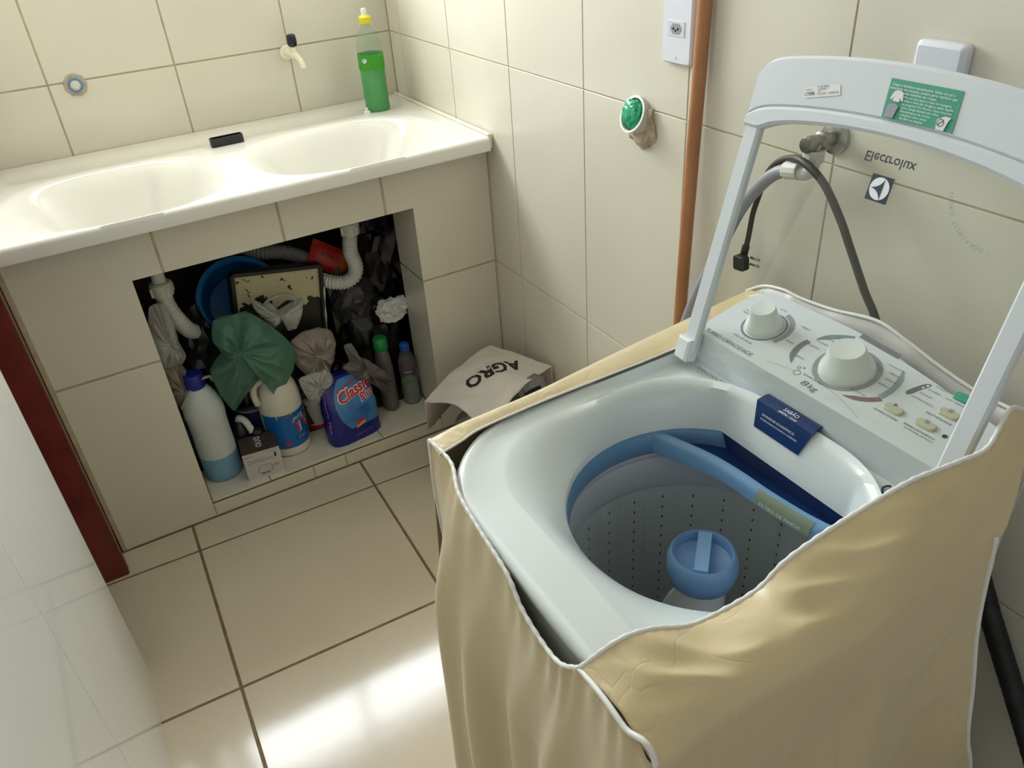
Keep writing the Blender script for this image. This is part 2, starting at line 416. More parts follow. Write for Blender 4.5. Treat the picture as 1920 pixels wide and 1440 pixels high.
# ---------------------------------------------------------------- tiled masonry base under the laundry sink
base = thing('masonry_counter', 'cream tiled masonry base with an open storage recess under the laundry sink', 'sink base', (-0.6, -0.6, 0))
ZT = 0.858; OL, OR, ZO = -0.957, -0.240, 0.736; YI = -0.437; ZN = 0.050
def slab_part(name, boxes, m, parent):
    V = []; F = []
    for bx in boxes:
        v, f = boxdata(*bx); k = len(V); V += v; F += [tuple(i + k for i in q) for q in f]
    return mesh(name, V, F, m, parent)
core = slab_part('masonry', [(XL, OL - .004, YF + .004, YI, 0, .66), (OR + .004, -.001, YF + .004, YI, 0, .66), (XL, OL - .004, YF + .004, -.575, .66, ZT), (OR + .004, -.001, YF + .004, -.575, .66, ZT), (OL - .004, OR + .004, YF + .004, -.575, ZO + .004, ZT),
                             (XL, -.001, YF + .004, -.001, 0, ZN - .004), (XL, -.001, -.03, -.001, ZN, ZT), (XL, -1.17, YI, -.03, ZN, ZT), (-.07, -.001, YI, -.03, ZN, ZT)], 'concrete', base)
grout_face = slab_part('grout_bed', [(XL + .004, OL - .0005, YF + .0011, YF + .006, 0, ZT), (OR + .0005, -.002, YF + .0011, YF + .006, 0, ZT), (OL, OR, YF + .0011, YF + .006, ZO + .0006, ZT), (OL, OR, YF + .0011, YF + .006, 0, ZN - .006),
                                     (OL, OR, YF + .004, YI, ZN - .006, ZN - .0035)], 'grout', base)
fo = dict(O=(0, YF, 0), e1=(1, 0, 0), e2=(0, 0, 1))
def ftile(pts, h=0.003): return prism('tile', pts, (0, YF + .003, 0), (1, 0, 0), (0, 0, 1), h, 'tile', base, 0.0012)
g1, g2, g3 = -0.886, -0.592, -0.318; q = 0.0030; X0 = XL + .014
ftile([(X0, H0 + q), (OL, H0 + q), (OL, ZO), (g1 - q, ZO), (g1 - q, ZT), (X0, ZT)])
ftile([(g1 + q, ZO), (g2 - q, ZO), (g2 - q, ZT), (g1 + q, ZT)])
ftile([(g2 + q, ZO), (g3 - q, ZO), (g3 - q, ZT), (g2 + q, ZT)])
ftile([(g3 + q, ZO), (OR, ZO), (OR, H0 + q), (-.006, H0 + q), (-.006, ZT), (g3 + q, ZT)])
ftile([(X0, q), (OL, q), (OL, H0 - q), (X0, H0 - q)])
ftile([(OR, q), (-.006, q), (-.006, H0 - q), (OR, H0 - q)])
for a, b_ in ((OL + .003, -.666), (-.662, -.566), (-.562, OR - .003)):
    ftile([(a, .003), (b_, .003), (b_, ZN - .006), (a, ZN - .006)])
for a, b_ in ((OL + .004, -.79), (-.786, -.44), (-.436, OR - .004)):   # tiles of the recess floor
    prism('tile', [(a, YF + .008), (b_, YF + .008), (b_, YI), (a, YI)], (0, 0, ZN - .0035), (1, 0, 0), (0, 1, 0), .0035, 'tile', base, .001)
for z0, z1 in ((ZN, H0 - q), (H0 + q, ZO)):                             # tiles lining the sides of the recess
    prism('tile', [(-YF - .0005, z0), (-YI, z0), (-YI, z1), (-YF - .0005, z1)][::-1], (OR + .0035, 0, 0), (0, -1, 0), (0, 0, 1), .0035, 'tile', base, .001)
    prism('tile', [(YF + .0005, z0), (YI, z0), (YI, z1), (YF + .0005, z1)], (OL - .0035, 0, 0), (0, 1, 0), (0, 0, 1), .0035, 'tile', base, .001)

# ---------------------------------------------------------------- double laundry sink
sink = thing('laundry_sink', 'glossy off-white double laundry sink with two oval basins on the tiled base', 'sink', (-0.6, -0.33, ZT))
SX0, SX1, SY0, SY1, SZ = XL + .004, -0.020, -0.657, -0.004, 0.893
def sink_z(x, y):
    z = SZ
    for (cx, cy, rx, ry) in ((-0.915, -0.420, 0.266, 0.231), (-0.335, -0.428, 0.274, 0.223)):
        r = (abs((x - cx) / rx) ** 2.5 + abs((y - cy) / ry) ** 2.5) ** (1 / 2.5)
        if r < 1: z = SZ - 0.17 * smooth01((1 - r) / 0.62)
    z -= 0.006 * math.exp(-((y + 0.12) / 0.05) ** 2) * smooth01((x - SX0 - .03) / .05) * smooth01((SX1 - .03 - x) / .05)
    return z
nx, ny = 180, 100; V = []
def bnd(t, a, b):  # slightly denser to edges
    return lerp(a, b, t)
for j in range(ny + 1):
    for i in range(nx + 1):
        x = bnd(i / nx, SX0, SX1); y = bnd(j / ny, SY0, SY1)
        e = min(y - SY0, 0.010); rd = 0.010 - math.sqrt(max(0, 0.010 ** 2 - (0.010 - e) ** 2))
        V.append((x, y, sink_z(x, y) - rd * 0.9))
F = quads(nx + 1, ny + 1); n0 = len(V)
edge = [i for i in range(nx + 1)] + [(j * (nx + 1) + nx) for j in range(1, ny + 1)] + [ny * (nx + 1) + i for i in range(nx - 1, -1, -1)] + [j * (nx + 1) for j in range(ny - 1, 0, -1)]
for e in edge: x, y, z = V[e]; V.append((x, y, ZT))
for k in range(len(edge)):
    l = (k + 1) % len(edge); F.append((edge[l], edge[k], n0 + k, n0 + l))
mesh('basin_slab', V, F, 'sink', sink, True, 50)
for cx in (-0.915, -0.335):
    lathe('drain', [(0.0, 0), (0.026, 0), (0.028, .002), (0.020, .0025), (0.018, 0.0005), (0.001, 0.0005)], 'alu', sink, (cx, -0.42, SZ - .1705), n=24)
# mortar bead and tile edge closing the sink against the right wall
trim = tag(box('trim_1', -0.018, -0.004, -0.640, -0.004, ZT, SZ + .004, 'ivory', b=0.002), kind='structure')
# ---------------------------------------------------------------- washing machine
W = thing('washing_machine', 'white top-loading washing machine with its glass lid raised', 'washing machine', (-0.40, -1.95, 0))
MX0, MX1, MY0, MY1 = -0.7105, -0.150, -2.195, -1.690      # outer box
DZ = 0.830; CX, CY = -0.415, -1.940
def ray_rrect(a, x0, x1, y0, y1, rf, rb):
    """distance from (CX,CY) along angle a to a rounded rectangle (front radius rf on the x0 side, rb on the x1 side)"""
    dx, dy = math.cos(a), math.sin(a); lo, hi = 0.0, 1.0
    def inside(t):
        x, y = CX + dx * t, CY + dy * t
        if not (x0 <= x <= x1 and y0 <= y <= y1): return False
        for sx in (0, 1):
            for_sy = (0, 1)
            for sy in for_sy:
                r = rb if sx else (rf if sy else rf * .4); cx = x1 - r if sx else x0 + r
                cy = y1 - r if sy else y0 + r
                if (x > cx if sx else x < cx) and (y > cy if sy else y < cy) and (x - cx) ** 2 + (y - cy) ** 2 > r * r: return False
        return True
    for _ in range(40):
        m = (lo + hi) / 2
        if inside(m): lo = m
        else: hi = m
    return lo
NA = 144
def loop_rr(x0, x1, y0, y1, rf, rb, zf):
    out = []
    for i in range(NA):
        a = 2 * PI * i / NA; t = ray_rrect(a, x0, x1, y0, y1, rf, rb); x, y = CX + math.cos(a) * t, CY + math.sin(a) * t
        out.append(Vector((x, y, zf(x, y) if callable(zf) else zf)))
    return out
def loop_circ(r, z, xmax=None):
    out = []
    for i in range(NA):
        a = 2 * PI * i / NA; x, y = CX + r * math.cos(a), CY + r * math.sin(a)
        if xmax is not None and x > xmax:
            x = xmax
        out.append(Vector((x, y, z)))
    return out
XB = -0.238
backness = lambda x: smooth01((x + 0.52) / 0.22)
o0 = loop_rr(MX0 + .006, XB, MY0 + .004, MY1 - .006, .160, .012, 0.795)
o1 = loop_rr(MX0, XB, MY0, MY1, .160, .012, DZ - .006)
o2 = loop_rr(MX0 + .004, XB, MY0 + .004, MY1 - .004, .157, .010, DZ)
o3 = loop_rr(MX0 + .012, XB, MY0 + .012, MY1 - .012, .150, .008, DZ + .0005)
o4 = loop_rr(MX0 + .018, XB - .001, MY0 + .018, MY1 - .018, .142, .006, lambda x, y: DZ - .003 - .011 * backness(x))
rg0 = loop_rr(MX0 + .062, XB - .004, MY0 + .036, MY1 - .034, .13, .15, lambda x, y: DZ - .006 - .008 * backness(x))
rg1 = loop_rr(MX0 + .066, XB - .010, MY0 + .042, MY1 - .040, .13, .15, lambda x, y: DZ - .008 + .010 * backness(x))
rg2 = loop_rr(MX0 + .074, XB - .018, MY0 + .052, MY1 - .050, .13, .15, lambda x, y: DZ - .013 + .010 * backness(x))
rim = loop_circ(0.1815, 0.766, -0.276)
rim2 = loop_circ(0.180, 0.757, -0.277)
loops = [o0, o1, o2, o3, o4, rg0, rg1, rg2]
for t in (0.2, 0.45, 0.7, 0.88, 0.97):
    loops.append([Vector((lerp(a.x, b.x, t), lerp(a.y, b.y, t), lerp(a.z, b.z, 0.55 * t + 0.45 * t * t))) for a, b in zip(rg2, rim)])
loops += [rim, rim2]
mesh('deck', [v for l in loops for v in l], quads(NA, len(loops), True), 'deck', W, True, 55)
# cabinet below the deck
cab = [loop_rr(MX0 + .008, MX1, MY0 + .006, MY1 - .006, .150, .012, z) for z in (0.035, 0.6, 0.797)]
mesh('cabinet', [v for l in cab for v in l], quads(NA, 3, True) + [tuple(reversed(range(NA)))], 'washer', W, True, 40)
for x in (MX0 + .08, MX1 - .06):
    for y in (MY0 + .06, MY1 - .06):
        lathe('foot', [(.02, 0), (.02, .02), (.012, .022), (.012, .05)], 'rubber', W, (x, y, 0), n=16)
# tub: blue collar, grey balance ring, perforated drum
def ring_part(name, prof, m, parent, z0=0, n=96): return lathe(name, prof, m, parent, (CX, CY, 0), n=n, caps=False)
collar = loop_circ(0.1835, 0.7575, -0.272), loop_circ(0.1795, 0.752), loop_circ(0.1775, 0.725), loop_circ(0.181, 0.716), loop_circ(0.20, 0.714)
mesh('collar', [v for l in collar for v in l], quads(NA, len(collar), True), 'blue_ring', W, True, 50)
tub = ring_part('balance_ring', [(0.20, .712), (0.1845, .7115), (0.1835, .705), (0.1865, .700), (0.1845, .694), (0.183, .650), (0.186, .640)], 'drum_ring', W)
dr = []
ND = 240
for z in (0.641, 0.30, 0.285):
    for i in range(ND):
        a = 2 * PI * i / ND; r = 0.187 + (0.0012 * (1 if (i // 5) % 2 else -1) if z < .64 else 0)
        dr.append((CX + r * math.cos(a), CY + r * math.sin(a), z))
drum = mesh('drum', dr, quads(ND, 3, True) + [tuple(range(2 * ND, 3 * ND))], 'drum', W, True, 30)
V = []; F = []
for c in range(24):
    a = 2 * PI * (c + 0.35) / 24
    for k in range(13):
        z = 0.618 - k * 0.0215; rr = 0.1850; k0 = len(V)
        for dz, da in ((-.0032, 0), (-.0016, .0055), (.0016, .0055), (.0032, 0), (.0016, -.0055), (-.0016, -.0055)):
            V.append((CX + rr * math.cos(a + da), CY + rr * math.sin(a + da), z + dz))
        F.append(tuple(range(k0, k0 + 6)))
tag(mesh('drain_holes', V, F, 'hole', drum), kind='stuff')
# agitator
AX, AY = -0.404, -1.938
ag = lathe('agitator', [(.17, .285), (.15, .30), (.09, .33), (.048, .37), (.040, .42), (.0365, .56), (.0365, .632)], 'white_pl', W, (AX, AY, 0), n=40)
for k in range(4):
    a = math.radians(200 + 90 * k); c, s = math.cos(a), math.sin(a)
    pts = []
    for i in range(13):
        t = i / 12; r = .034 + .050 * math.sin(t * PI * .5) ** .7 * (1 if t < .8 else 1 - (t - .8) * 1.2); z = .585 - .25 * t
        tw = a + .9 * t
        pts.append((AX + r * math.cos(tw), AY + r * math.sin(tw), z))
    V = []
    for i, p in enumerate(pts):
        t = i / 12; tw = a + .9 * t; inn = (AX + .033 * math.cos(tw), AY + .033 * math.sin(tw), p[2] - .008)
        V += [inn, p, (p[0] - s * .004, p[1] + c * .004, p[2] - .006), (inn[0] - s * .004, inn[1] + c * .004, inn[2] - .006)]
    F = []
    for i in range(12):
        for k2 in range(4): F.append((i * 4 + k2, i * 4 + (k2 + 1) % 4, i * 4 + 4 + (k2 + 1) % 4, i * 4 + 4 + k2))
    mesh('fin', V, F + [(3, 2, 1, 0), (48, 49, 50, 51)], 'white_pl', ag, True, 40)
cap = lathe('softener_cap', [(.0385, .604), (.046, .610), (.0505, .628), (.0500, .642), (.0465, .654), (.0430, .658), (.0415, .655), (.0395, .640), (.030, .634), (.001, .633)], 'blue_cap', W, (AX, AY, .014), n=48)
gd = Vector((0.72, 0.69, 0)); gp = Vector((-0.69, 0.72, 0))
V = []
for s_ in (-1, 1):
    for t, h in ((-1, .662), (-.9, .6725), (.9, .6725), (1, .662)):
        p = Vector((AX, AY, 0)) + gd * (t * .0425) + gp * (s_ * .0095); V += [(p.x, p.y, .646), (p.x, p.y, h)]
F = []
for i in range(3): F += [(2 * i + 1, 2 * i + 3, 8 + 2 * i + 3, 8 + 2 * i + 1), (2 * i, 2 * i + 2, 2 * i + 3, 2 * i + 1), (8 + 2 * i, 8 + 2 * i + 1, 8 + 2 * i + 3, 8 + 2 * i + 2)]
F += [(0, 1, 9, 8), (6, 14, 15, 7)]
mesh('grip', V, F, 'blue_cap', cap)
# lint filter bar across the back of the opening, deep blue slot behind it
fb = [(-0.352, -1.770, .742), (-0.329, -1.850, .743), (-0.319, -1.905, .741), (-0.314, -1.96, .739), (-0.307, -2.02, .739), (-0.298, -2.075, .742), (-0.305, -2.115, .746)]
V = []
for i in range(41):
    t = i / 40; c_ = polyline(fb, t); hh = .013 + .010 * (1 - smooth01(t * 3.2)); 
    for dx, dz in ((.008, -.010), (-.004, -hh - .004), (-.0105, -hh + .001), (-.0085, .004), (-.002, .0105), (.006, .0105), (.009, .006)): V.append(c_ + Vector((dx, 0, dz)))
bar = mesh('lint_filter', V, quads(7, 41, True), 'blue_ring', W, True, 50)
V = []
for i in range(25):
    c_ = polyline(fb, .04 + .96 * i / 24); V += [Vector((-.2755, c_.y, .756)), Vector((-.272, c_.y, .728)), c_ + Vector((.004, 0, -.010))]
mesh('filter_slot', V, quads(3, 25), 'blue_dark', W)
V = []
for i in range(9):
    c_ = polyline(fb, .46 + .25 * i / 8)
    V += [c_ + Vector((-.0112, 0, -.011)), c_ + Vector((-.0094, 0, .0035)), c_ + Vector((-.0028, 0, .0112))]
lab = mesh('filter_label', V, quads(3, 9), 'olive', bar, True)
lettering('FILTRO DE FIAPOS', lambda x, y: polyline(fb, .49 + x * 3.0) + Vector((-.0116 + y * .12, 0, -.008 + y)), 'ink_white', bar, width=.060)
# soap dispenser let into the back wall of the basin
V = [(-.246, -1.874, .8385), (-.246, -1.970, .8385), (-.2605, -1.872, .8345), (-.2605, -1.972, .8345), (-.2700, -1.880, .797), (-.2700, -1.962, .797), (-.262, -1.885, .785), (-.262, -1.957, .785), (-.236, -1.874, .836), (-.236, -1.970, .836)]
sd = mesh('soap_dispenser', V, [(8, 9, 1, 0), (0, 1, 3, 2), (2, 3, 5, 4), (4, 5, 7, 6), (8, 0, 2), (9, 3, 1), (8, 2, 4, 6), (9, 7, 5, 3)], 'blue_dark', W)
dn = Vector((-.0095, 0, -.0375)).normalized(); dt = Vector((.0145, 0, .004)).normalized()
lettering('SABÃO', plane_fn((-.2535, -1.926, .8364), (0, -1, 0), dt, .0008), 'ink_white', sd, width=.026, align='C', italic=.2)
lettering('JABÓN / SOAP', plane_fn((-.2595, -1.926, .8350), (0, -1, 0), dt, .0008), 'ink_white', sd, width=.032, align='C')
lettering('DOSADOR ECONÔMICO', plane_fn((-.2650, -1.918, .8185), (0, -1, 0), -dn, .0008), 'ink_white', sd, width=.058, align='C')
lettering('DOSIFICADOR ECONÓMICO / DISPENSER', plane_fn((-.2665, -1.921, .8125), (0, -1, 0), -dn, .0008), 'ink_white', sd, width=.066, align='C')
# ---- console
CA = Vector((-.2400, 0, .8700)); CS = Vector((.977, 0, .213)).normalized()
def con(x, y, lift=0.0):
    return Vector((x, y, .8700 + (x + .24) * .218 + lift))
back = [(-.150, -1.712), (-.125, -1.716), (-.107, -1.724), (-.100, -1.745), (-.098, -1.80), (-.0965, -1.886), (-.101, -1.95), (-.110, -1.99), (-.118, -2.04), (-.126, -2.08), (-.133, -2.115), (-.140, -2.150), (-.150, -2.172), (-.165, -2.180)]
outl = [(-.240, -1.714), (-.205, -1.711)] + back + [(-.200, -2.182), (-.2385, -2.182)]
k = len(outl)
def inset_xy(p, o): return (p[0] + (CX + .23 - p[0]) * 0 + (-o if p[0] > -.2 else o * 0), p[1] + (o if p[1] < CY else -o))
V = [(x, y, .786) for x, y in outl] + [con(x, y, -.004) for x, y in outl] + [con(*inset_xy(p, .003), 0) for p in outl]
F = []
for j in range(2):
    for i in range(k): F.append((j * k + (i + 1) % k, j * k + i, (j + 1) * k + i, (j + 1) * k + (i + 1) % k))
F.append(tuple(reversed(range(2 * k, 3 * k))))
console = mesh('console', V, F, 'console', W, True, 25)
cfn = lambda x0, y0, lift=.0006: (lambda x, y: con(x0 + y * .977, y0 - x, lift))
def dial(cx, cy, r, h, parent):
    up = Vector((-.213, 0, .977))
    kb = lathe('knob', [(r, 0), (r * .99, .002), (r * .93, h * .25), (r * .74, h * .55), (r * .66, h * .9), (r * .60, h), (r * .52, h * .99), (.001, h * .95)], 'washer', parent, con(cx, cy), up, n=48)
    return kb
def band(name, cx, cy, ry, rx, w, a0, a1, m, parent, lift=.0005, n=26, taper=False):
    """elliptic band printed on the console; angles in degrees, 0 = towards the camera end, 90 = back"""
    V = []
    for i in range(n + 1):
        t = i / n; a = math.radians(lerp(a0, a1, t)); ww = w * (1 if not taper else min(1, 3 * t + .12))
        for s_ in (-.5, .5):
            V.append(con(cx + math.sin(a) * (rx + ww * s_), cy - math.cos(a) * (ry + ww * s_), lift))
    return mesh(name, V, quads(2, n + 1), m, parent)
K1 = (-.171, -1.788); K2 = (-.169, -1.939)
band('dial_ring', *K1, .0325, .0325, .003, 0, 360, 'ink', console)
band('level_scale', *K1, .0395, .0395, .0075, -25, 80, 'hose_grey', console)
dial(*K1, .029, .034, console)
band('dial_ring', *K2, .0412, .0412, .0065, 0, 360, 'hose_grey', console)
kb = dial(*K2, .0375, .036, console)
tube('pointer', [con(-.186, -1.962, .012), con(-.181, -1.960, .022), con(-.175, -1.957, .0315)], .0011, 'ink', kb, n=6)
band('program_arc', *K2, .080, .060, .009, 218, 168, 'ink', console, taper=True)
band('program_arc', *K2, .078, .062, .009, 160, 118, mat('arc_green', (120, 140, 140), .6), console, taper=True)
mesh('program_bar', [con(-.108, -1.905, .0006), con(-.099, -1.905, .0006), con(-.113, -1.973, .0006), con(-.104, -1.973, .0006)], [(0, 1, 3, 2)], 'ink', console)
band('program_arc', *K2, .068, .068, .008, 38, -13, mat('arc_blue', (140, 162, 172), .6), console, taper=True)
band('program_arc', *K2, .075, .046, .008, -66, -22, mat('arc_red', (132, 104, 112), .6), console, taper=True)
T = lambda s_, x, y, w, m='ink', al='L', it=0.0, sy=1.0: lettering(s_, cfn(x, y), m, console, width=w, align=al, italic=it, sy=sy)
T('TURBO CAPACIDADE', -.2325, -1.7275, .097, 'ink', it=.15)
T('8', -.2300, -1.914, .0105, 'ink', it=.1, sy=.62); T('kg', -.2300, -1.9265, .0145, 'ink', it=.1, sy=.8)
T('NÍVEL DE ÁGUA', -.2130, -1.768, .036); T('EXTRA', -.160, -1.738, .014); T('BAIXO', -.166, -1.738, .014)
T('ALTO', -.128, -1.776, .012); T('MÉDIO', -.140, -1.830, .015); T('BAIXO', -.176, -1.835, .014)
for s_, x, y, w in (('TURBO LAVAGEM', -.128, -1.886, .030), ('DELICADO', -.138, -1.872, .020), ('COLORIDO', -.150, -1.868, .020), ('NORMAL', -.163, -1.866, .018), ('JEANS', -.192, -1.870, .014), ('ROUPA DE BEBÊ', -.214, -1.905, .034),
                    ('TIRA MANCHAS', -.130, -1.972, .026), ('MOLHO', -.142, -1.984, .016), ('ENXÁGUE', -.154, -1.988, .018), ('RÁPIDO', -.166, -1.986, .016), ('CENTRIFUGA', -.196, -1.968, .024)):
    T(s_, x, y, w)
V = []; F = []
for i in range(44):                                        # dotted swoosh below the dials
    t = i / 43; x = -.2235 + .014 * math.sin(t * PI * .9) - .012 * t * t; y = lerp(-1.852, -2.012, t); k0 = len(V)
    if .24 < t < .33: continue
    for a in range(5): V.append(con(x + .0007 * math.cos(a * 1.2566), y + .0007 * math.sin(a * 1.2566), .0005))
    F.append(tuple(range(k0, k0 + 5)))
tag(mesh('dotted_line', V, F, 'ink', console), kind='stuff')
for x, y, r in ((-.216, -1.896, .0048), (-.207, -1.891, .0024), (-.203, -1.897, .0012)):
    V = []
    for i in range(21):
        a = 2 * PI * i / 20
        for s_ in (-.0004, .0004): V.append(con(x + (r + s_) * math.cos(a), y + (r + s_) * math.sin(a), .0005))
    mesh('bubble_mark', V, quads(2, 21), 'ink', console)
# stage indicator, push buttons
V = []
for i in range(17):
    t = i / 16; x = lerp(-.159, -.127, t); y = -2.024 - .010 * math.sin(t * PI * .5) * 0 - .010 * (1 - t) ** 0 * 0 + .0015 * math.sin(t * PI) - .010 * t
    for s_ in (-.0038, .0038): V.append(con(x, y + s_ * min(1, 4 * min(t, 1 - t) + .45), .0005))
mesh('stage_indicator', V, quads(2, 17), mat('indicator_grey', (108, 112, 116), .4), console)
for x, y in ((-.132, -2.0335), (-.138, -2.0315)):
    mesh('lamp_window', [con(x + .0022 * math.cos(a), y + .0016 * math.sin(a), .0009) for a in [i * PI / 4 for i in range(8)]], [tuple(range(8))], 'ink_white', console)
for s_, x, y, w in (('MOLHO /', -.122, -2.040, .014), ('AGITAÇÃO', -.127, -2.040, .018), ('LAVAGEM', -.137, -2.037, .017), ('ENXÁGUE', -.148, -2.034, .017), ('CENTRIFUGAÇÃO', -.159, -2.031, .030)): T(s_, x, y, w)
for x, y in ((-.192, -2.032), (-.189, -2.076), (-.157, -2.083)):
    pts = rrect(-.0135, .0135, -.0066, .0066, .0064, 5)
    bt = prism('push_button', pts, con(x, y), (0, -1, 0), CS, .0038, 'button', console, .0014, True)
    lettering('▸' if y > -2.05 else '≡', lambda a, b, x=x, y=y: con(x - .002 + b, y - a + .003, .0045), 'ink', bt, width=.006)
T('AVANÇA ETAPAS', -.206, -2.014, .034, 'ink_black'); T('REAPROVEITAMENTO', -.2035, -2.056, .042, 'ink_dark'); T('ECONOMIA DE ÁGUA', -.2085, -2.060, .040); T('MULTI ENXÁGUE', -.1715, -2.062, .034, 'ink_dark')
prism('power_button', rrect(-.011, .011, -.007, .007, .005, 5), con(-.124, -2.076), (0, -1, 0), CS, .004, 'green_btn', console, .0014, True)
T('LIGA / DESLIGA', -.137, -2.062, .028)
mesh('sensor', [con(-.190 + .0032 * math.cos(i * PI / 6), -2.1025 + .0032 * math.sin(i * PI / 6), .0006) for i in range(12)], [tuple(range(12))], 'ink_dark', console)
# compartment covers beside the basin
lettering('AMACIANTE', lambda x, y: Vector((-.258 + y, -1.739 - x, DZ - .0100)), 'ink', W, width=.060, name='softener_mark')
lettering('ALVEJANTE', lambda x, y: Vector((-.262 + y, -2.095 - x, DZ - .0100)), 'ink', W, width=.058, name='bleach_mark')
tube('compartment_edge', [(-.246, -2.086, DZ - .0115), (-.256, -2.082, DZ - .0115), (-.275, -2.098, DZ - .0115), (-.300, -2.118, DZ - .0115)], .0013, 'ink_dark', W, n=6)
# ---- raised glass lid
LH = Vector((-.257, -1.72, .847)); LE = Vector((0, -1, 0)); LA = Vector((.272, 0, .962)).normalized(); LN = LE.cross(LA)
def L(u, v, w=0.0): return LH + LE * u + LA * v + LN * w
UC = .2135
gtop = lambda u: .3625 - .0225 * ((u - UC) / .20) ** 2 - .008 * abs((u - UC) / .2) ** 12
ftop = lambda u: .3795 - .022 * ((u - UC) / .226) ** 2 - .010 * abs((u - UC) / .226) ** 16
ptop = lambda u: .4425 - .0225 * ((u - UC) / .226) ** 2 - .018 * abs((u - UC) / .226) ** 22
def strip(name, us, lo, hi, w0, w1, m, parent, edge=.004):
    V = []; 
    for u in us:
        a, b_ = lo(u), hi(u); e = min(edge, (b_ - a) * .3)
        V += [L(u, a, w0), L(u, a, w1 - e), L(u, a + e, w1), L(u, b_ - e, w1), L(u, b_, w1 - e), L(u, b_, w0)]
    n = len(us)
    F = quads(6, n) + [(i * 6 + 5, i * 6, i * 6 + 6, i * 6 + 11) for i in range(n - 1)]
    F += [tuple(range(6)), tuple(reversed(range((n - 1) * 6, n * 6)))]
    return mesh(name, V, F, m, parent, True, 35)
us = [lerp(-.012, .439, i / 60) for i in range(61)]
lf = strip('lid_frame', us, lambda u: gtop(min(max(u, .014), .413)) - .0005, ftop, -.010, .0065, 'lidframe', W)
strip('lid_handle', us, lambda u: ftop(u) - .001, ptop, -.014, .004, 'lidframe', lf)
def side(u0, u1, v0, v1):
    return prism('lid_bar', [(u0, v0), (u1, v0), (u1, v1), (u0, v1)], L(0, 0, -.009), LE, LA, .012, 'lidframe', lf, .003)
side(-.012, .014, -.004, .352); side(.413, .439, -.004, .352)
V = []
for i in range(41):
    u = lerp(.012, .415, i / 40); V += [L(u, .002, -.002), L(u, gtop(u) + .001, -.002)]
pane = mesh('lid_glass', V, quads(2, 41), 'glass', lf)
for u in (-.001, .428):
    prism('hinge', [(-.013, -.020), (.013, -.020), (.013, .016), (-.013, .016)], L(u, 0, -.010), LE, LA, .024, 'washer', lf, .003)
# print on the glass and on the lid, seen from below and so turned upside down
lettering('Electrolux', lambda x, y: L(.186 + x, .3425 - y, .0008), 'ink_dark', pane, width=.068, bold=.012)
bd = mesh('emblem', [L(.204, .2895, .0006), L(.234, .2895, .0006), L(.234, .3200, .0006), L(.204, .3200, .0006)], [(0, 1, 2, 3)], 'ink_dark', pane)
ec = (.219, .3048); er = .0131
def emb(pts, m, w): mesh('emblem_mark', [L(ec[0] + x * er, ec[1] + y * er, w) for x, y in pts], [tuple(range(len(pts)))], m, bd)
emb(circ(0, 0, 1, n=36), 'ink_white', .0010)
def arc(p, q_, c, n=10):   # quadratic curve
    return [((1 - t) ** 2 * p[0] + 2 * t * (1 - t) * c[0] + t * t * q_[0], (1 - t) ** 2 * p[1] + 2 * t * (1 - t) * c[1] + t * t * q_[1]) for t in [i / n for i in range(n)]]
pA, pB, pC = (-1.0, -.05), (.32, .95), (.32, -.95)
emb(arc(pA, pC, (.05, -.05)) + arc(pC, pB, (.32, 0), 2) + arc(pB, pA, (.05, .05)), 'ink_dark', .0014)
for i, ch in enumerate('VIDRO TEMPERADO •'):
    if ch == ' ': continue
    a = math.radians(192 + i * 5.0); r_ = .060; cc = (.366, .338)
    def f_(x, y, a=a): 
        rr = r_ + y
        return L(cc[0] + rr * math.cos(a) - x * math.sin(a), cc[1] + rr * math.sin(a) + x * math.cos(a), .0008)
    lettering(ch, f_, 'hose_grey', pane, size=.0068)
stk = mesh('care_sticker', [L(.187, .4245, .0047), L(.2775, .4245, .0047), L(.2815, .3815, .0052), L(.1915, .3815, .0052)], [(3, 2, 1, 0)], 'sticker', lf)
sf = lambda x0, y0: (lambda x, y: L(.1895 + x0 + x - .004 * 0, .4215 - y0 + y, .0062))
for i, (s_, x0, w) in enumerate((('Limpe a lavadora mensalmente. Sabão em pó e', .003, .078), ('amaciante em excesso, podem gerar resíduos que', .001, .084), ('causam manchas nas roupas.', .016, .046), ('Não use este espaço e itens de roupagens.', .022, .060),
                                 ('Utilize o nível alto de água e sabão líquido', .022, .063), ('no programa Tira Manchas. Deixe funcionar', .023, .062), ('com a tampa fechada até o final.', .023, .048), ('Recomenda-se não acionar', .024, .038), ('a lavadora com a tampa', .025, .034), ('do filtro na máquina.', .026, .030))):
    lettering(s_, sf(x0, .0042 + i * .0037), 'ink_white', stk, width=w)
shirt = [(-.35, 1), (.35, 1), (.75, .7), (1.0, -.35), (.7, -.45), (.5, .1), (.5, -.6), (-.5, -.6), (-.55, .1), (-.75, -.45), (-1.0, -.3), (-.72, .7)]
mesh('garment_drawing', [L(.2035 + x * .0085, .4055 + y * .0075, .0064) for x, y in shirt], [tuple(range(len(shirt)))], 'paper', stk)
mesh('machine_drawing', [L(.2015 + x * .0085, .3915 + y * .0085, .0068) for x, y in ((-.8, -1), (.6, -1), (.9, .6), (.2, .9), (-.75, .6))], [(0, 1, 2, 3, 4)], 'hose_grey', stk)
mesh('machine_drawing', [L(.2665 + x * .009, .3895 + y * .008, .0066) for x, y in ((-.5, -.95), (.6, -.95), (.8, .3), (1.0, .85), (.2, .9), (-.7, .35))], [tuple(range(6))], 'paper', stk)
V = []
for i in range(25):
    a = 2 * PI * i / 24
    for s_ in (.0034, .0041): V.append(L(.2655 + s_ * math.cos(a), .3895 + s_ * math.sin(a), .0070))
mesh('prohibition_mark', V, quads(2, 25), 'ink_black', stk)
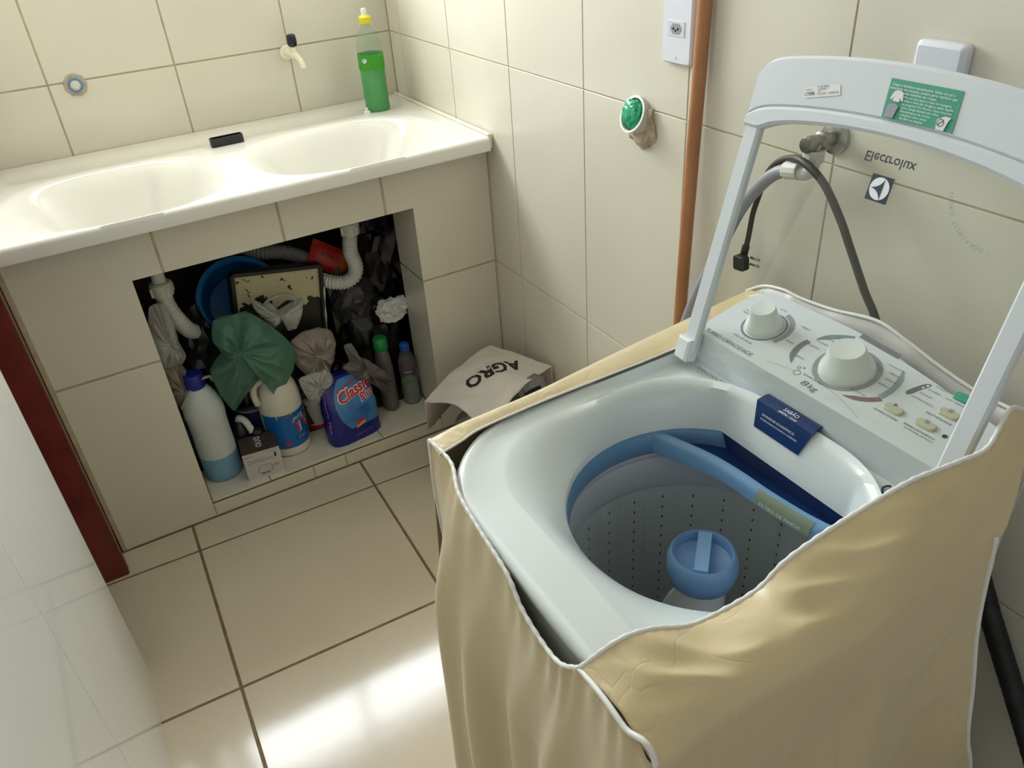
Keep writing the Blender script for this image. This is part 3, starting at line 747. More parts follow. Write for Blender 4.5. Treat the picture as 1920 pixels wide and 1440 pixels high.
mesh('prohibition_mark', [L(.2625, .3873, .0071), L(.2631, .3867, .0071), L(.2685, .3917, .0071), L(.2679, .3923, .0071)], [(0, 1, 2, 3)], 'ink_black', stk)
wl_ = mesh('model_label', [L(.0690, .3940, .0046), L(.1215, .4070, .0046), L(.1265, .3950, .0048), L(.0745, .3825, .0048)], [(3, 2, 1, 0)], 'paper', lf)
we = (Vector((.052, .0128)).normalized()); wv = Vector((-we.y, we.x))
wf = lambda x0, y0: (lambda x, y: L(.0745 + we.x * (x0 + x) + wv.x * (y0 + y), .3835 + we.y * (x0 + x) + wv.y * (y0 + y), .0056))
lettering('MODELO', wf(.001, .0078), 'ink_dark', wl_, width=.010); lettering('LT09B', wf(.001, .0020), 'ink_black', wl_, width=.014, bold=.01)
lettering('N. DE SÉRIE', wf(.019, .0098), 'ink_dark', wl_, width=.016); lettering('91001900', wf(.0195, .0070), 'ink_black', wl_, width=.012)
lettering('PNC', wf(.0195, .0046), 'ink_dark', wl_, width=.005); lettering('9120 ANT - 220BR3724', wf(.0195, .0016), 'ink_black', wl_, width=.031)

# ---------------------------------------------------------------- fabric cover of the machine
M['cover'] = mat('beige_satin', (206, 186, 144), 0.32, noise_amt=0.06, noise_scale=3, sheen=0.25)
nt = M['cover'].node_tree; b_ = nt.nodes['Principled BSDF']
tc = nt.nodes.new('ShaderNodeTexCoord'); vo = nt.nodes.new('ShaderNodeTexVoronoi'); vo.feature = 'DISTANCE_TO_EDGE'; vo.inputs['Scale'].default_value = 26
nz = nt.nodes.new('ShaderNodeTexNoise'); nz.inputs['Scale'].default_value = 9; nz.inputs['Detail'].default_value = 2
mx = nt.nodes.new('ShaderNodeMix'); mx.data_type = 'VECTOR'; mx.inputs['Factor'].default_value = 0.16
nt.links.new(tc.outputs['Object'], nz.inputs['Vector']); nt.links.new(tc.outputs['Object'], mx.inputs['A']); nt.links.new(nz.outputs['Color'], mx.inputs['B']); nt.links.new(mx.outputs['Result'], vo.inputs['Vector'])
n2 = nt.nodes.new('ShaderNodeTexNoise'); n2.inputs['Scale'].default_value = 5.0; nt.links.new(tc.outputs['Object'], n2.inputs['Vector'])
rp = nt.nodes.new('ShaderNodeValToRGB'); rp.color_ramp.elements[0].position = 0.0; rp.color_ramp.elements[1].position = 0.06; nt.links.new(vo.outputs['Distance'], rp.inputs['Fac'])
rq = nt.nodes.new('ShaderNodeValToRGB'); rq.color_ramp.elements[0].position = 0.5; rq.color_ramp.elements[1].position = 0.58; nt.links.new(n2.outputs['Fac'], rq.inputs['Fac'])
ml = nt.nodes.new('ShaderNodeMath'); ml.operation = 'MULTIPLY'; nt.links.new(rp.outputs['Color'], ml.inputs[0]); nt.links.new(rq.outputs['Color'], ml.inputs[1])
bp = nt.nodes.new('ShaderNodeBump'); bp.inputs['Strength'].default_value = 0.22; bp.inputs['Distance'].default_value = 0.0015
nt.links.new(ml.outputs[0], bp.inputs['Height']); nt.links.new(bp.outputs['Normal'], b_.inputs['Normal'])
M['piping'] = mat('white_piping', (226, 224, 218), 0.45)
cv = thing('machine_cover', 'beige satin fabric cover with white piping pulled down around the washing machine', 'appliance cover', (-0.40, -1.95, 0))
def sheet(name, fn, nu, nv, m='cover', parent=cv):
    V = [fn(i / nu, j / nv) for j in range(nv + 1) for i in range(nu + 1)]
    o = mesh(name, V, quads(nu + 1, nv + 1), m, parent, True)
    sm = o.modifiers.new('thickness', 'SOLIDIFY'); sm.thickness = 0.0012; sm.offset = 0
    return o
fhem = [(-.692, -1.698, .842), (-.689, -1.758, .841), (-.706, -1.813, .837), (-.713, -1.879, .832), (-.717, -1.950, .824), (-.722, -1.992, .806), (-.724, -2.041, .798), (-.725, -2.075, .806), (-.722, -2.104, .830), (-.726, -2.15, .842), (-.728, -2.185, .842), (-.722, -2.222, .828)]
def front(u, v):
    p = polyline(fhem, u); z = lerp(p.z, .025, v ** 1.0)
    fold = math.sin(u * 34 + 1.5 * math.sin(v * 3)) * .010 * smooth01(v * 2.2) + math.sin(u * 13 + 2) * .012 * smooth01(v * 1.6) + .0025 * math.sin(u * 95) * math.exp(-v * 16)
    x = lerp(p.x, -.722 + .030 * (1 - smooth01(u * 7)), smooth01(v * 3)) - .012 * v + fold - .010 * math.exp(-((u - .13) / .11) ** 2) * smooth01(v * 14)
    y = lerp(p.y, lerp(-1.69, -2.222, u), smooth01(v * 3))
    return Vector((x, y, z))
sheet('front_panel', front, 110, 50)
lh_in = [(-.694, -1.735, .841), (-.655, -1.722, .838), (-.615, -1.709, .836), (-.513, -1.703, .836), (-.408, -1.702, .836), (-.300, -1.701, .836), (-.215, -1.699, .839), (-.13, -1.698, .850), (-.078, -1.695, .875)]
lh_out = [(-.694, -1.694, .842), (-.668, -1.690, .842), (-.631, -1.684, .841), (-.513, -1.678, .841), (-.408, -1.664, .840), (-.293, -1.650, .840), (-.197, -1.640, .840), (-.12, -1.640, .848), (-.070, -1.648, .858)]
def leftp(u, v):
    a, b2 = polyline(lh_in, u), polyline(lh_out, u)
    if v < .15:
        t = v / .15; p = a.lerp(b2, t); p.z += .0012 * math.sin(t * PI) + .0010 * noise.noise(Vector((u * 30, t * 3, 2))); return p
    t = (v - .15) / .85; y = lerp(b2.y, -1.655, smooth01(t * 2)) + .010 * math.sin(u * 22) * smooth01(t * 2)
    return Vector((b2.x, y, lerp(b2.z, .025, t)))
sheet('side_panel', leftp, 90, 46)
bh = [(-.070, -1.650, .858), (-.074, -1.690, .884), (-.078, -1.735, .896), (-.080, -1.772, .897), (-.080, -1.833, .903), (-.078, -1.906, .916), (-.080, -1.960, .908), (-.082, -2.012, .896), (-.085, -2.068, .888), (-.09, -2.12, .890), (-.10, -2.17, .90)]
def backp(u, v):
    p = polyline(bh, u); w = .012 * noise.noise(Vector((u * 9, v * 3, 5)))
    return Vector((p.x - .018 * math.sin(v * PI) * (1 if v < .5 else .6) + w * .3, p.y, lerp(p.z, .45, v) + .003 * noise.noise(Vector((u * 25, 1, 1)))))
M['lining'] = mat('white_lining', (206, 202, 200), .4)
sheet('back_panel', backp, 70, 20, 'lining')
hem = [(-.722, -2.104, .831), (-.691, -2.125, .873), (-.657, -2.13, .871), (-.614, -2.135, .853), (-.58, -2.14, .854), (-.533, -2.145, .864), (-.506, -2.15, .891), (-.47, -2.155, .908), (-.426, -2.16, .921), (-.364, -2.17, .94), (-.322, -2.175, .941), (-.291, -2.178, .94), (-.25, -2.18, .94), (-.214, -2.170, .954), (-.192, -2.165, .960), (-.158, -2.165, .942)]
crease_r = [(.0, -.27), (.2, -.245), (.45, -.200), (.65, -.130), (.8, -.100), (1, -.06)]
def pw(tab, t):
    for (a, x), (b2, y) in zip(tab[:-1], tab[1:]):
        if t <= b2: return lerp(x, y, (t - a) / (b2 - a))
    return tab[-1][1]
def flap(u, v):
    h = polyline(hem, u)
    cr = Vector((lerp(-.724, -.255, u), -2.228 + .004 * math.sin(u * 9), lerp(.828, .855, u) + .004 * math.sin(u * 7)))
    if v < .38:
        t = v / .38; p = h.lerp(cr, t)
        p.z += .012 * math.sin(t * PI) * (1 - .5 * u) + .006 * noise.noise(Vector((u * 6, t * 2, 1))) * math.sin(t * PI) * 1.5
        p.y -= .006 * math.sin(t * PI)
        p.z += .005 * (1 - 2 * abs(noise.noise(Vector((u * 9 - t * 2, t * 2 + u, 9))))) * math.sin(t * PI)
        return p
    t = (v - .38) / .62
    x = lerp(-.724 - .006 * t, pw(crease_r, t), u)
    wr_ = (1 - 2 * abs(noise.noise(Vector((u * 5 + t * 4, t * 2 - u * 3, 4))))) * .006 * smooth01(t * 5)
    fold = wr_ + .012 * math.sin(u * 16 + t * 3.0) * smooth01(t * 1.5) + .006 * math.sin(u * 6 - t * 4)
    return Vector((x, -2.228 - .010 * smooth01(t * 2) + .004 * math.sin(u * 9) * (1 - t) + fold * smooth01(t * 4), lerp(cr.z, .025, t)))
sheet('top_flap', flap, 120, 70)
sm = [Vector(p) for p in fhem]
def wob(s): return .0027 + .0004 * math.sin(s * 420)
tube('piping', [p + Vector((0, 0, .001)) for p in sm[:9]], wob, 'piping', cv, n=8, ds=.003)
tube('piping', sm[8:] + [Vector((-.722, -2.226, .6)), Vector((-.73, -2.224, .3)), Vector((-.735, -2.224, .05))], .0030, 'piping', cv, n=8, ds=.006)
tube('piping', [Vector(p) for p in hem], wob, 'piping', cv, n=8, ds=.003)
tube('piping', [Vector(p) + Vector((0, .001, .001)) for p in lh_in], .0016, 'piping', cv, n=8, ds=.003)
tube('piping', [Vector(p) for p in bh], .0028, 'piping', cv, n=8, ds=.006)
tube('piping', [flap(1, .38 + .62 * t / 14) for t in range(15)], .0034, 'piping', cv, n=8, ds=.008)
tube('piping', [front(0, t / 12) for t in range(13)], .0024, 'piping', cv, n=8, ds=.01)
# ---------------------------------------------------------------- on the sink
M['clear'] = film('clear_pet', (225, 232, 225), 0.13, 0.08, (238, 244, 238))
M['green_liq'] = mat('green_detergent', (14, 168, 62), 0.12, trans=0.15)
M['green_lab'] = film('green_label', (88, 190, 60), 0.8, 0.3)
M['yellow'] = mat('yellow_cap', (226, 208, 30), 0.35)
BX, BY, BZ = -0.130, -0.150, SZ - 0.005
bt = thing('detergent_bottle', 'clear bottle half full of green dish detergent with a yellow cap on the sink corner', 'bottle', (BX, BY, BZ))
prof = [(.030, 0), (.036, .004), (.0375, .012), (.0365, .03), (.0375, .045), (.0365, .07), (.0372, .10), (.0375, .16), (.037, .19), (.034, .206), (.026, .222), (.016, .234), (.0135, .240), (.0135, .250)]
lathe('bottle_body', prof, 'clear', bt, (BX, BY, BZ), n=36)
lathe('detergent', [(r * .965, h + .001) for r, h in prof[:8]] + [(.0358, .152), (.001, .1525)], 'green_liq', bt, (BX, BY, BZ), n=36)
lab = lathe('bottle_label', [(.0380, .122), (.0382, .124), (.0382, .163), (.0378, .165)], 'green_lab', bt, (BX, BY, BZ), n=36, caps=False)
cyl = lambda cx, cy, z0, r, a0: (lambda x, y: Vector((cx + r * math.cos(a0 + x / r), cy + r * math.sin(a0 + x / r), z0 + y)))
av = math.atan2(-2.5208 - BY, -0.991 - BX)
mesh('label_mark', [cyl(BX, BY, BZ + .150, .0388, av - .55)(x, y) for x, y in circ(0, 0, .008, .0065, 16)], [tuple(range(16))], 'ink_white', lab)
for k in range(3): lettering('limpol'[:4 + k], cyl(BX, BY, BZ + .1535 - k * .0035, .0392, av - .75), 'ink_black', lab, width=.010)
lathe('cap', [(.0170, .246), (.0178, .248), (.0178, .262), (.014, .266), (.010, .268)], 'yellow', bt, (BX, BY, BZ), n=28)
lathe('nozzle', [(.0085, .267), (.0080, .272), (.0085, .280), (.0060, .285), (.001, .286)], 'white_pl', bt, (BX, BY, BZ), n=20)
c_ = thing('bottle_nozzle', 'small loose white nozzle cap standing beside the green detergent bottle', 'cap', (-.172, -.165, SZ - .005))
lathe('skirt', [(.0115, 0), (.012, .002), (.010, .008), (.006, .010)], 'white_pl', c_, (-.172, -.165, SZ - .005), n=20)
lathe('tip', [(.0048, .009), (.0040, .017), (.0030, .019), (.001, .0195)], 'white_pl', c_, (-.172, -.165, SZ - .005), n=16)
sdh = thing('soap_holder', 'small black rectangular soap holder lying on the sink divider', 'soap holder', (-.60, -.200, SZ))
O_ = rrect(-.045, .045, -.014, .014, .008, 4); I_ = rrect(-.0415, .0415, -.0105, .0105, .006, 4); kk = len(O_)
rot = Matrix.Rotation(math.radians(1.5), 2)
P3 = lambda p, z: (-.600 + (rot @ Vector(p)).x, -.200 + (rot @ Vector(p)).y, SZ - .004 + z)
V = [P3(p, 0) for p in O_] + [P3(p, .026) for p in O_] + [P3(p, .026) for p in I_] + [P3(p, .004) for p in I_]
F = [(j * kk + i, j * kk + (i + 1) % kk, (j + 1) * kk + (i + 1) % kk, (j + 1) * kk + i) for j in range(3) for i in range(kk)] + [tuple(range(3 * kk, 4 * kk)), tuple(reversed(range(kk)))]
mesh('tray', V, F, 'black_pl', sdh, True, 40)
lathe('suction_foot', [(.012, 0), (.010, .003), (.004, .004)], 'clear', sdh, (-.585, -.196, SZ - .006), n=16)

# ---------------------------------------------------------------- on the back wall
fc = thing('sink_faucet', 'short white plastic wall faucet with a dark navy handle above the sink', 'faucet', (-.334, -.003, 1.066))
lathe('flange', [(.021, 0), (.021, .004), (.018, .007), (.010, .008)], 'ivory', fc, (-.334, -.003, 1.066), (0, -1, 0), n=28)
tube('spout', [(-.334, -.004, 1.066), (-.330, -.030, 1.066), (-.326, -.055, 1.064), (-.322, -.076, 1.058), (-.318, -.090, 1.044), (-.317, -.096, 1.028)], lambda s: .0105 if s < .06 else .0085, 'ivory', fc, n=16)
lathe('stem', [(.008, 0), (.008, .016), (.006, .022)], 'ivory', fc, (-.326, -.055, 1.068), n=16)
lathe('handle', [(.007, .018), (.0125, .022), (.0145, .030), (.0135, .048), (.010, .053), (.001, .054)], 'navy', fc, (-.326, -.055, 1.068), n=8, smooth=False)
pc = thing('pipe_plug', 'round capped water outlet with a blue ring in the back wall tile joint', 'pipe plug', (-.914, -.003, 1.071))
lathe('mortar_patch', [(.030, 0), (.029, .002), (.024, .0035), (.001, .0035)], 'mortar', pc, (-.914, -.002, 1.071), (0, -1, 0), n=9)
lathe('ring', [(.0185, .003), (.0185, .007), (.015, .008), (.0135, .005)], mat('blue_pvc', (96, 140, 172), .4), pc, (-.914, -.002, 1.071), (0, -1, 0), n=28, caps=False)
lathe('plug', [(.0135, .003), (.0130, .006), (.008, .0075), (.007, .0095), (.001, .0095)], 'pvc', pc, (-.914, -.002, 1.071), (0, -1, 0), n=24)

# ---------------------------------------------------------------- on the right wall
def wall_box(name, y0, y1, z0, z1, x0, h, m, parent, r=.006, b=.002):
    return prism(name, rrect(-y0, -y1, z0, z1, r, 4) if y0 > y1 else rrect(-y1, -y0, z0, z1, r, 4), (x0, 0, 0), (0, -1, 0), (0, 0, 1), h, m, parent, b, True)
M['plate'] = mat('plate_white', (224, 226, 236), 0.3)
op = thing('wall_outlet', 'white wall plate with a three-hole power socket beside the wooden broom handle', 'outlet', (-.003, -1.372, 1.235))
wall_box('plate', -1.333, -1.411, 1.175, 1.300, -.003, .010, 'plate', op, .008, .003)
mod = wall_box('socket', -1.350, -1.394, 1.221, 1.246, -.013, .0012, mat('socket_grey', (212, 214, 220), .35), op, .002, .0004)
prism('socket_well', [(-.015, 0), (-.008, -.0085), (.008, -.0085), (.015, 0), (.008, .0085), (-.008, .0085)], (-.0142, -1.372, 1.2335), (0, -1, 0), (0, 0, 1), .0008, 'hose_grey', mod, .0002)
for dy, dz in ((-.006, 0), (.006, 0), (0, -.003)):
    lathe('hole', [(.0022, 0), (.0021, .0004), (.001, .0005)], 'hole', mod, (-.0150, -1.372 + dy, 1.2335 + dz), (-1, 0, 0), n=12)
for z in (1.186, 1.289): lathe('screw', [(.003, 0), (.0028, .0008), (.001, .001)], 'plate', op, (-.013, -1.372, z), (-1, 0, 0), n=12)
bp_ = thing('blank_plate', 'blank white wall plate partly hidden behind the raised washing machine lid', 'wall plate', (-.003, -1.873, 1.21))
wall_box('plate', -1.838, -1.908, 1.150, 1.272, -.003, .016, 'plate', bp_, .008, .006)
# stub of pipe stuffed with a green bag
ps = thing('vent_pipe', 'white pipe stub in rough mortar sticking out of the right wall', 'pipe', (-.003, -1.265, 1.060))
ax = Vector((-1, .04, .42)).normalized()
lathe('pipe_stub', [(.034, -.01), (.034, .016), (.0355, .018), (.0355, .021), (.031, .021), (.0300, .004), (.001, .003)], 'pvc', ps, (-.004, -1.265, 1.062), ax, n=40)
crumple('mortar_collar', (-.002, -1.272, 1.045), (.014, .042, .038), 'mortar', ps, seed=4, amp=.45, freq=3, sub=3, fine=.1)
M['green_film'] = mat('green_bag', (38, 160, 116), 0.3)
gb = crumple('stuffed_bag', (-.017, -1.264, 1.067), (.015, .0275, .0275), 'green_film', None, seed=7, amp=.3, freq=2.0, sub=4, fine=.06)
tag(gb, 'crumpled green plastic bag stuffed into the pipe stub on the right wall', 'plastic bag')
# broom
br = thing('broom', 'varnished wooden broom handle standing upright against the right wall', 'broom', (-.03, -1.435, 0))
tube('handle', [(-.034, -1.440, .05), (-.026, -1.438, .7), (-.016, -1.444, 1.30), (-.0155, -1.446, 1.48)], .0122, 'broom', br, n=16, ds=.05)
box('head', -.052, -.018, -1.56, -1.31, .03, .062, 'black_pl', br, b=.004)
box('blade', -.038, -.032, -1.57, -1.30, 0.0, .032, 'rubber', br)
# tap, inlet hose, power cord and drain hose of the machine
tp = thing('machine_tap', 'worn metal wall tap with a white elbow behind the glass lid', 'faucet', (-.003, -1.735, 1.125))
lathe('flange', [(.025, 0), (.024, .004), (.015, .008)], 'metal', tp, (-.003, -1.728, 1.121), (-1, 0, 0), n=28)
lathe('body', [(.0115, .006), (.0115, .018), (.0145, .021), (.0145, .032), (.0115, .035), (.0115, .044), (.0125, .046), (.0125, .058), (.0105, .061), (.001, .062)], 'metal', tp, (-.003, -1.728, 1.121), (-1, .04, 0), n=24)
tube('outlet', [(-.045, -1.728, 1.121), (-.045, -1.728, 1.106)], .0105, 'metal', tp, n=18, spline=False)
ew = lathe('union_nut', [(.0150, 0), (.0155, .003), (.0155, .018), (.013, .021)], 'pvc', tp, (-.045, -1.728, 1.112), (0, 0, -1), n=10, smooth=False)
tube('elbow', [(-.045, -1.728, 1.094), (-.045, -1.727, 1.082), (-.047, -1.720, 1.075), (-.050, -1.708, 1.0735)], .011, 'pvc', tp, n=16)
ih = thing('inlet_hose', 'grey water inlet hose curving down from the tap behind the machine', 'hose', (-.05, -1.60, 0.95))
lathe('hose_nut', [(.0135, 0), (.014, .002), (.014, .026), (.0125, .029)], 'pvc', ih, (-.050, -1.712, 1.0765), (0, .985, -.17), n=12, smooth=False)
tube('hose', [(-.05, -1.690, 1.072), (-.05, -1.668, 1.063), (-.05, -1.641, 1.040), (-.05, -1.605, .994), (-.05, -1.578, .941), (-.05, -1.546, .870), (-.05, -1.499, .764), (-.055, -1.475, .66), (-.06, -1.47, .5), (-.06, -1.49, .30)], .0105, 'hose_grey', ih, n=16)
pcd = thing('power_cord', 'dark power cord looped over the tap with its plug hanging loose', 'power cord', (-.065, -1.75, .9))
tube('cord', [(-.030, -1.600, .905), (-.030, -1.604, .935), (-.030, -1.608, .974), (-.030, -1.616, 1.004), (-.031, -1.627, 1.039), (-.036, -1.650, 1.069), (-.046, -1.685, 1.0885), (-.062, -1.726, 1.0965), (-.068, -1.772, 1.078), (-.070, -1.812, 1.036), (-.070, -1.838, .998), (-.068, -1.870, .947), (-.066, -1.902, .898), (-.064, -1.925, .80), (-.062, -1.93, .70)],
     lambda s: .0046 if s < .12 else .0058, 'cord', pcd, n=12)
pl = prism('plug', rrect(-.013, .013, -.014, .012, .005, 3), (-.035, -1.603, .886), (0, -1, .12), (0, .12, 1), .014, 'rubber', pcd, .002, True)
tube('strain_relief', [(-.030, -1.597, .893), (-.030, -1.600, .912)], .0065, 'rubber', pl, n=10, spline=False)
for dz in (-.006, .006):
    tube('pin', [(-.028, -1.612, .888 + dz), (-.028, -1.632, .890 + dz)], .0022, 'metal', pl, n=8, spline=False)
dh = thing('drain_hose', 'black ribbed drain hose hanging down the wall behind the machine', 'hose', (-.035, -2.24, .3))
tube('hose', [(-.040, -2.08, .66), (-.035, -2.149, .535), (-.035, -2.194, .463), (-.035, -2.231, .405), (-.035, -2.29, .31), (-.04, -2.36, .20), (-.06, -2.46, .08), (-.08, -2.52, .02)], lambda s: .0145 + .0016 * math.sin(s * 1500), 'rubber', dh, n=14, ds=.0012)

# ---------------------------------------------------------------- bag lying in the corner
M['bag_white'] = mat('white_bag', (214, 208, 200), 0.4, bump=.15, bump_scale=30)
M['bag_grey'] = mat('grey_bag', (112, 110, 108), 0.35)
def agz(x, y):
    return .300 + .33 * min(0, x + .17) + .016 * math.exp(-((x + .15) ** 2 + (y + .86) ** 2) / .012) + .010 * noise.noise(Vector((x * 9, y * 9, 3))) + .008 * abs(noise.noise(Vector((x * 16 + y * 9, y * 14, 8)))) - .05 * smooth01((-y - .93) / .1) * smooth01((x + .3) / .2)
cs = [Vector((-.350, -.765, 0)), Vector((-.092, -.690, 0)), Vector((-.010, -.905, 0)), Vector((-.300, -1.010, 0))]
ab = thing('shopping_bag', 'flattened white shopping bag printed AGRO in the corner beside the sink base', 'shopping bag', (-.18, -.84, 0))
V = []
for j in range(41):
    for i in range(41):
        u, v = i / 40, j / 40
        p = cs[0].lerp(cs[1], u).lerp(cs[3].lerp(cs[2], u), v)
        k = .035 * math.sin(PI * v) * (1 - u) ** 6 
        p = p + Vector((k * .9, -.1 * k, 0))
        V.append(Vector((p.x, p.y, agz(p.x, p.y))))
for j in range(41):          # folded rim hanging down along the outer edges
    pass
F = quads(41, 41); k0 = len(V)
edge = [i for i in range(41)] + [j * 41 + 40 for j in range(1, 41)]
for e in edge: V.append(V[e] + Vector((0, 0, -.10)) + Vector((.003 * noise.noise(V[e] * 60), .004 * noise.noise(V[e] * 50), 0)))
for a in range(len(edge) - 1): F.append((edge[a], edge[a + 1], k0 + a + 1, k0 + a))
o = mesh('bag_sheet', V, F, 'bag_white', ab, True, 60)
md = o.modifiers.new('thickness', 'SOLIDIFY'); md.thickness = .001
tx = Vector((-.986, .165)); ty = Vector((-.165, -.986))
lettering('AGRO', lambda x, y: (lambda p: Vector((p.x, p.y, agz(p.x, p.y) + .0022)))(Vector((-.078, -.832)) + tx * x + ty * y * 1.15), 'ink_black', ab, width=.165, bold=.035)
def patch(name, pts, m, lift): mesh(name, [Vector((x, y, agz(x, y) + lift)) for x, y in pts], [tuple(range(len(pts)))], m, ab)
patch('torn_hole', [(-.135, -.955), (-.105, -.925), (-.075, -.915), (-.06, -.94), (-.075, -.985), (-.12, -.985)], 'bag_grey', .003)
patch('torn_hole', [(-.140, -.965), (-.110, -.962), (-.085, -.960), (-.08, -1.0), (-.13, -1.0)], 'hole', .004)
g2_ = crumple('grey_bag', (-.205, -.905, .125), (.125, .085, .150), 'bag_grey', None, seed=11, amp=.28, zmin=.001, clampf=lambda p: Vector((min(p.x, -.012), min(p.y, -.62), min(p.z, agz(p.x, p.y) - .012))))
tag(g2_, 'crumpled grey plastic bag on the floor under the white AGRO bag', 'plastic bag')

# ---------------------------------------------------------------- things stored in the recess
N = ZN
M['frost'] = mat('frosted_plastic', (206, 214, 214), 0.45)
M['frost_liq'] = mat('frosted_blue', (120, 168, 196), 0.4)
M['royal'] = mat('royal_blue', (30, 38, 140), 0.3)
M['jugw'] = mat('jug_white', (224, 220, 206), 0.35, noise_amt=.06, noise_scale=8)
M['jug_label'] = mat('jug_label', (12, 104, 180), 0.3, noise_amt=.35, noise_scale=9, dark=(8, 60, 140))
M['red'] = mat('red_print', (206, 30, 44), 0.4)
M['yellow_print'] = mat('yellow_print', (226, 190, 60), 0.4)
fb_ = thing('bleach_bottle', 'tall frosted bottle with a dark blue cap and pale blue liquid at the bottom', 'bottle', (-.893, -.478, N))
lathe('liquid_base', [(.047, 0), (.0525, .006), (.0535, .02), (.0535, .082)], 'frost_liq', fb_, (-.893, -.478, N), n=36)
lathe('bottle_body', [(.0535, .082), (.0535, .11), (.052, .15), (.0525, .19), (.0555, .215), (.054, .240), (.046, .265), (.033, .290), (.0245, .300), (.0245, .305)], 'frost', fb_, (-.893, -.478, N), n=36)
lathe('cap', [(.0255, .300), (.0275, .303), (.0270, .335), (.0235, .342), (.001, .343)], 'royal', fb_, (-.893, -.478, N), n=28)
jg = thing('bleach_jug', 'white plastic jug with a handle and a blue bleach label', 'jug', (-.688, -.468, N))
JX, JY = -.688, -.468
lathe('jug_body', [(.055, 0), (.0615, .006), (.0625, .02), (.0625, .165), (.0615, .19), (.056, .22), (.044, .245), (.031, .262), (.026, .275), (.026, .30)], 'jugw', jg, (JX, JY, N), n=44)
tube('handle', [(JX - .036, JY - .022, N + .262), (JX - .060, JY - .026, N + .252), (JX - .068, JY - .028, N + .225), (JX - .064, JY - .026, N + .190)], .0095, 'jugw', jg, n=12)
lathe('cap', [(.024, .295), (.026, .30), (.026, .318), (.02, .322), (.001, .322)], mat('jug_cap', (206, 200, 188), .4), jg, (JX, JY, N), n=28)
V = []
aj = math.atan2(-2.52 - JY, -.991 - JX)
for z in (N + .032, N + .150):
    for i in range(41):
        a = aj - 1.15 + 2.5 * i / 40; V.append((JX + .0632 * math.cos(a), JY + .0632 * math.sin(a), z))
jl = mesh('label', V, quads(41, 2), 'jug_label', jg, True)
cj = lambda z0, a0, r=.0640: cyl(JX, JY, z0, r, a0)
def tilt(fn, s): return lambda x, y: fn(x, y + x * s)
lettering('TOP', tilt(cj(N + .078, aj + .30, .0638), .12), 'ink_white', jl, size=.058, bold=.05)
lettering('TOP', tilt(cj(N + .078, aj + .30, .0645), .12), 'red', jl, size=.058, bold=.02)
lettering('puro', tilt(cj(N + .122, aj + .35), .12), 'ink_white', jl, size=.02, italic=.2)
mesh('label_flash', [cj(N + .139, aj - .35)(x, y) for x, y in ((0, 0), (.046, .005), (.046, .017), (0, .012))], [(0, 1, 2, 3)], 'yellow_print', jl)
lettering('hipoclorito', cj(N + .1425, aj - .18, .0648), 'red', jl, width=.030)
mesh('label_band', [cj(N + .060, aj + .35)(x, y) for x, y in ((0, -.008), (.05, -.004), (.05, .012), (0, .008))], [(0, 1, 2, 3)], 'ink_black', jl)
lettering('CLORO', cj(N + .0580, aj + .45, .0648), 'yellow_print', jl, width=.028)
mesh('label_dot', [cj(N + .050, aj - .1)(x, y) for x, y in circ(0, 0, .008, n=14)], [tuple(range(14))], 'red', jl)
bx_ = thing('carton_box', 'small cardboard carton with white printed front and dark brown top', 'box', (-.79, -.53, N))
BO = Vector((-.843, -.570, N)); be = Vector((.994, -.108, 0)); bd_ = Vector((.108, .994, 0)); bw, bdp, bh_ = .104, .088, .092
def bp3(x, y, z): return BO + be * x + bd_ * y + Vector((0, 0, z))
V = [bp3(0, 0, 0), bp3(bw, 0, 0), bp3(bw, bdp, 0), bp3(0, bdp, 0), bp3(0, 0, bh_), bp3(bw, 0, bh_), bp3(bw, bdp, bh_), bp3(0, bdp, bh_)]
cb_ = mesh('carton', V, [(0, 3, 2, 1), (0, 1, 5, 4), (1, 2, 6, 5), (2, 3, 7, 6), (3, 0, 4, 7)], mat('carton_white', (206, 200, 196), .6), bx_)
lt_ = mesh('carton_top', [bp3(0, 0, bh_ + .0004), bp3(bw, 0, bh_ + .0004), bp3(bw, bdp, bh_ + .0004), bp3(0, bdp, bh_ + .0004)], [(0, 1, 2, 3)], mat('carton_brown', (74, 62, 58), .5), bx_)
lettering('DUO', lambda x, y: bp3(.060 - y * 1.0, .074 - x, bh_ + .0012), 'ink_white', lt_, width=.052, bold=.02)
ff = lambda x0, z0: (lambda x, y: bp3(x0 + x, -.0006, z0 + y))
lettering('METALPLAST', ff(.004, .080), 'ink_black', cb_, width=.024, bold=.02); lettering('TORNEIRA 1/2', ff(.068, .082), 'ink', cb_, width=.030)
for i, w in enumerate((.050, .082, .070)): lettering(('corpo em metal cromado', 'indicado para tanques e jardins em geral', 'conteúdo 1 unidade completa')[i], ff(.010, .068 - i * .0055), 'ink', cb_, width=w)
lettering('101', ff(.078, .030), 'ink_dark', cb_, width=.016, italic=.3)
tube('drawing', [bp3(.035, -.0007, .034), bp3(.045, -.0007, .042), bp3(.070, -.0007, .040), bp3(.072, -.0007, .022), bp3(.050, -.0007, .016), bp3(.034, -.0007, .020), bp3(.035, -.0007, .034)], .0006, 'ink', cb_, n=4)
mesh('barcode', [bp3(.086, -.0006, .062), bp3(.092, -.0006, .062), bp3(.092, -.0006, .076), bp3(.086, -.0006, .076)], [(0, 1, 2, 3)], 'ink_dark', cb_)
lettering('METAL', ff(.040, .012), 'ink_black', cb_, width=.024, bold=.02)
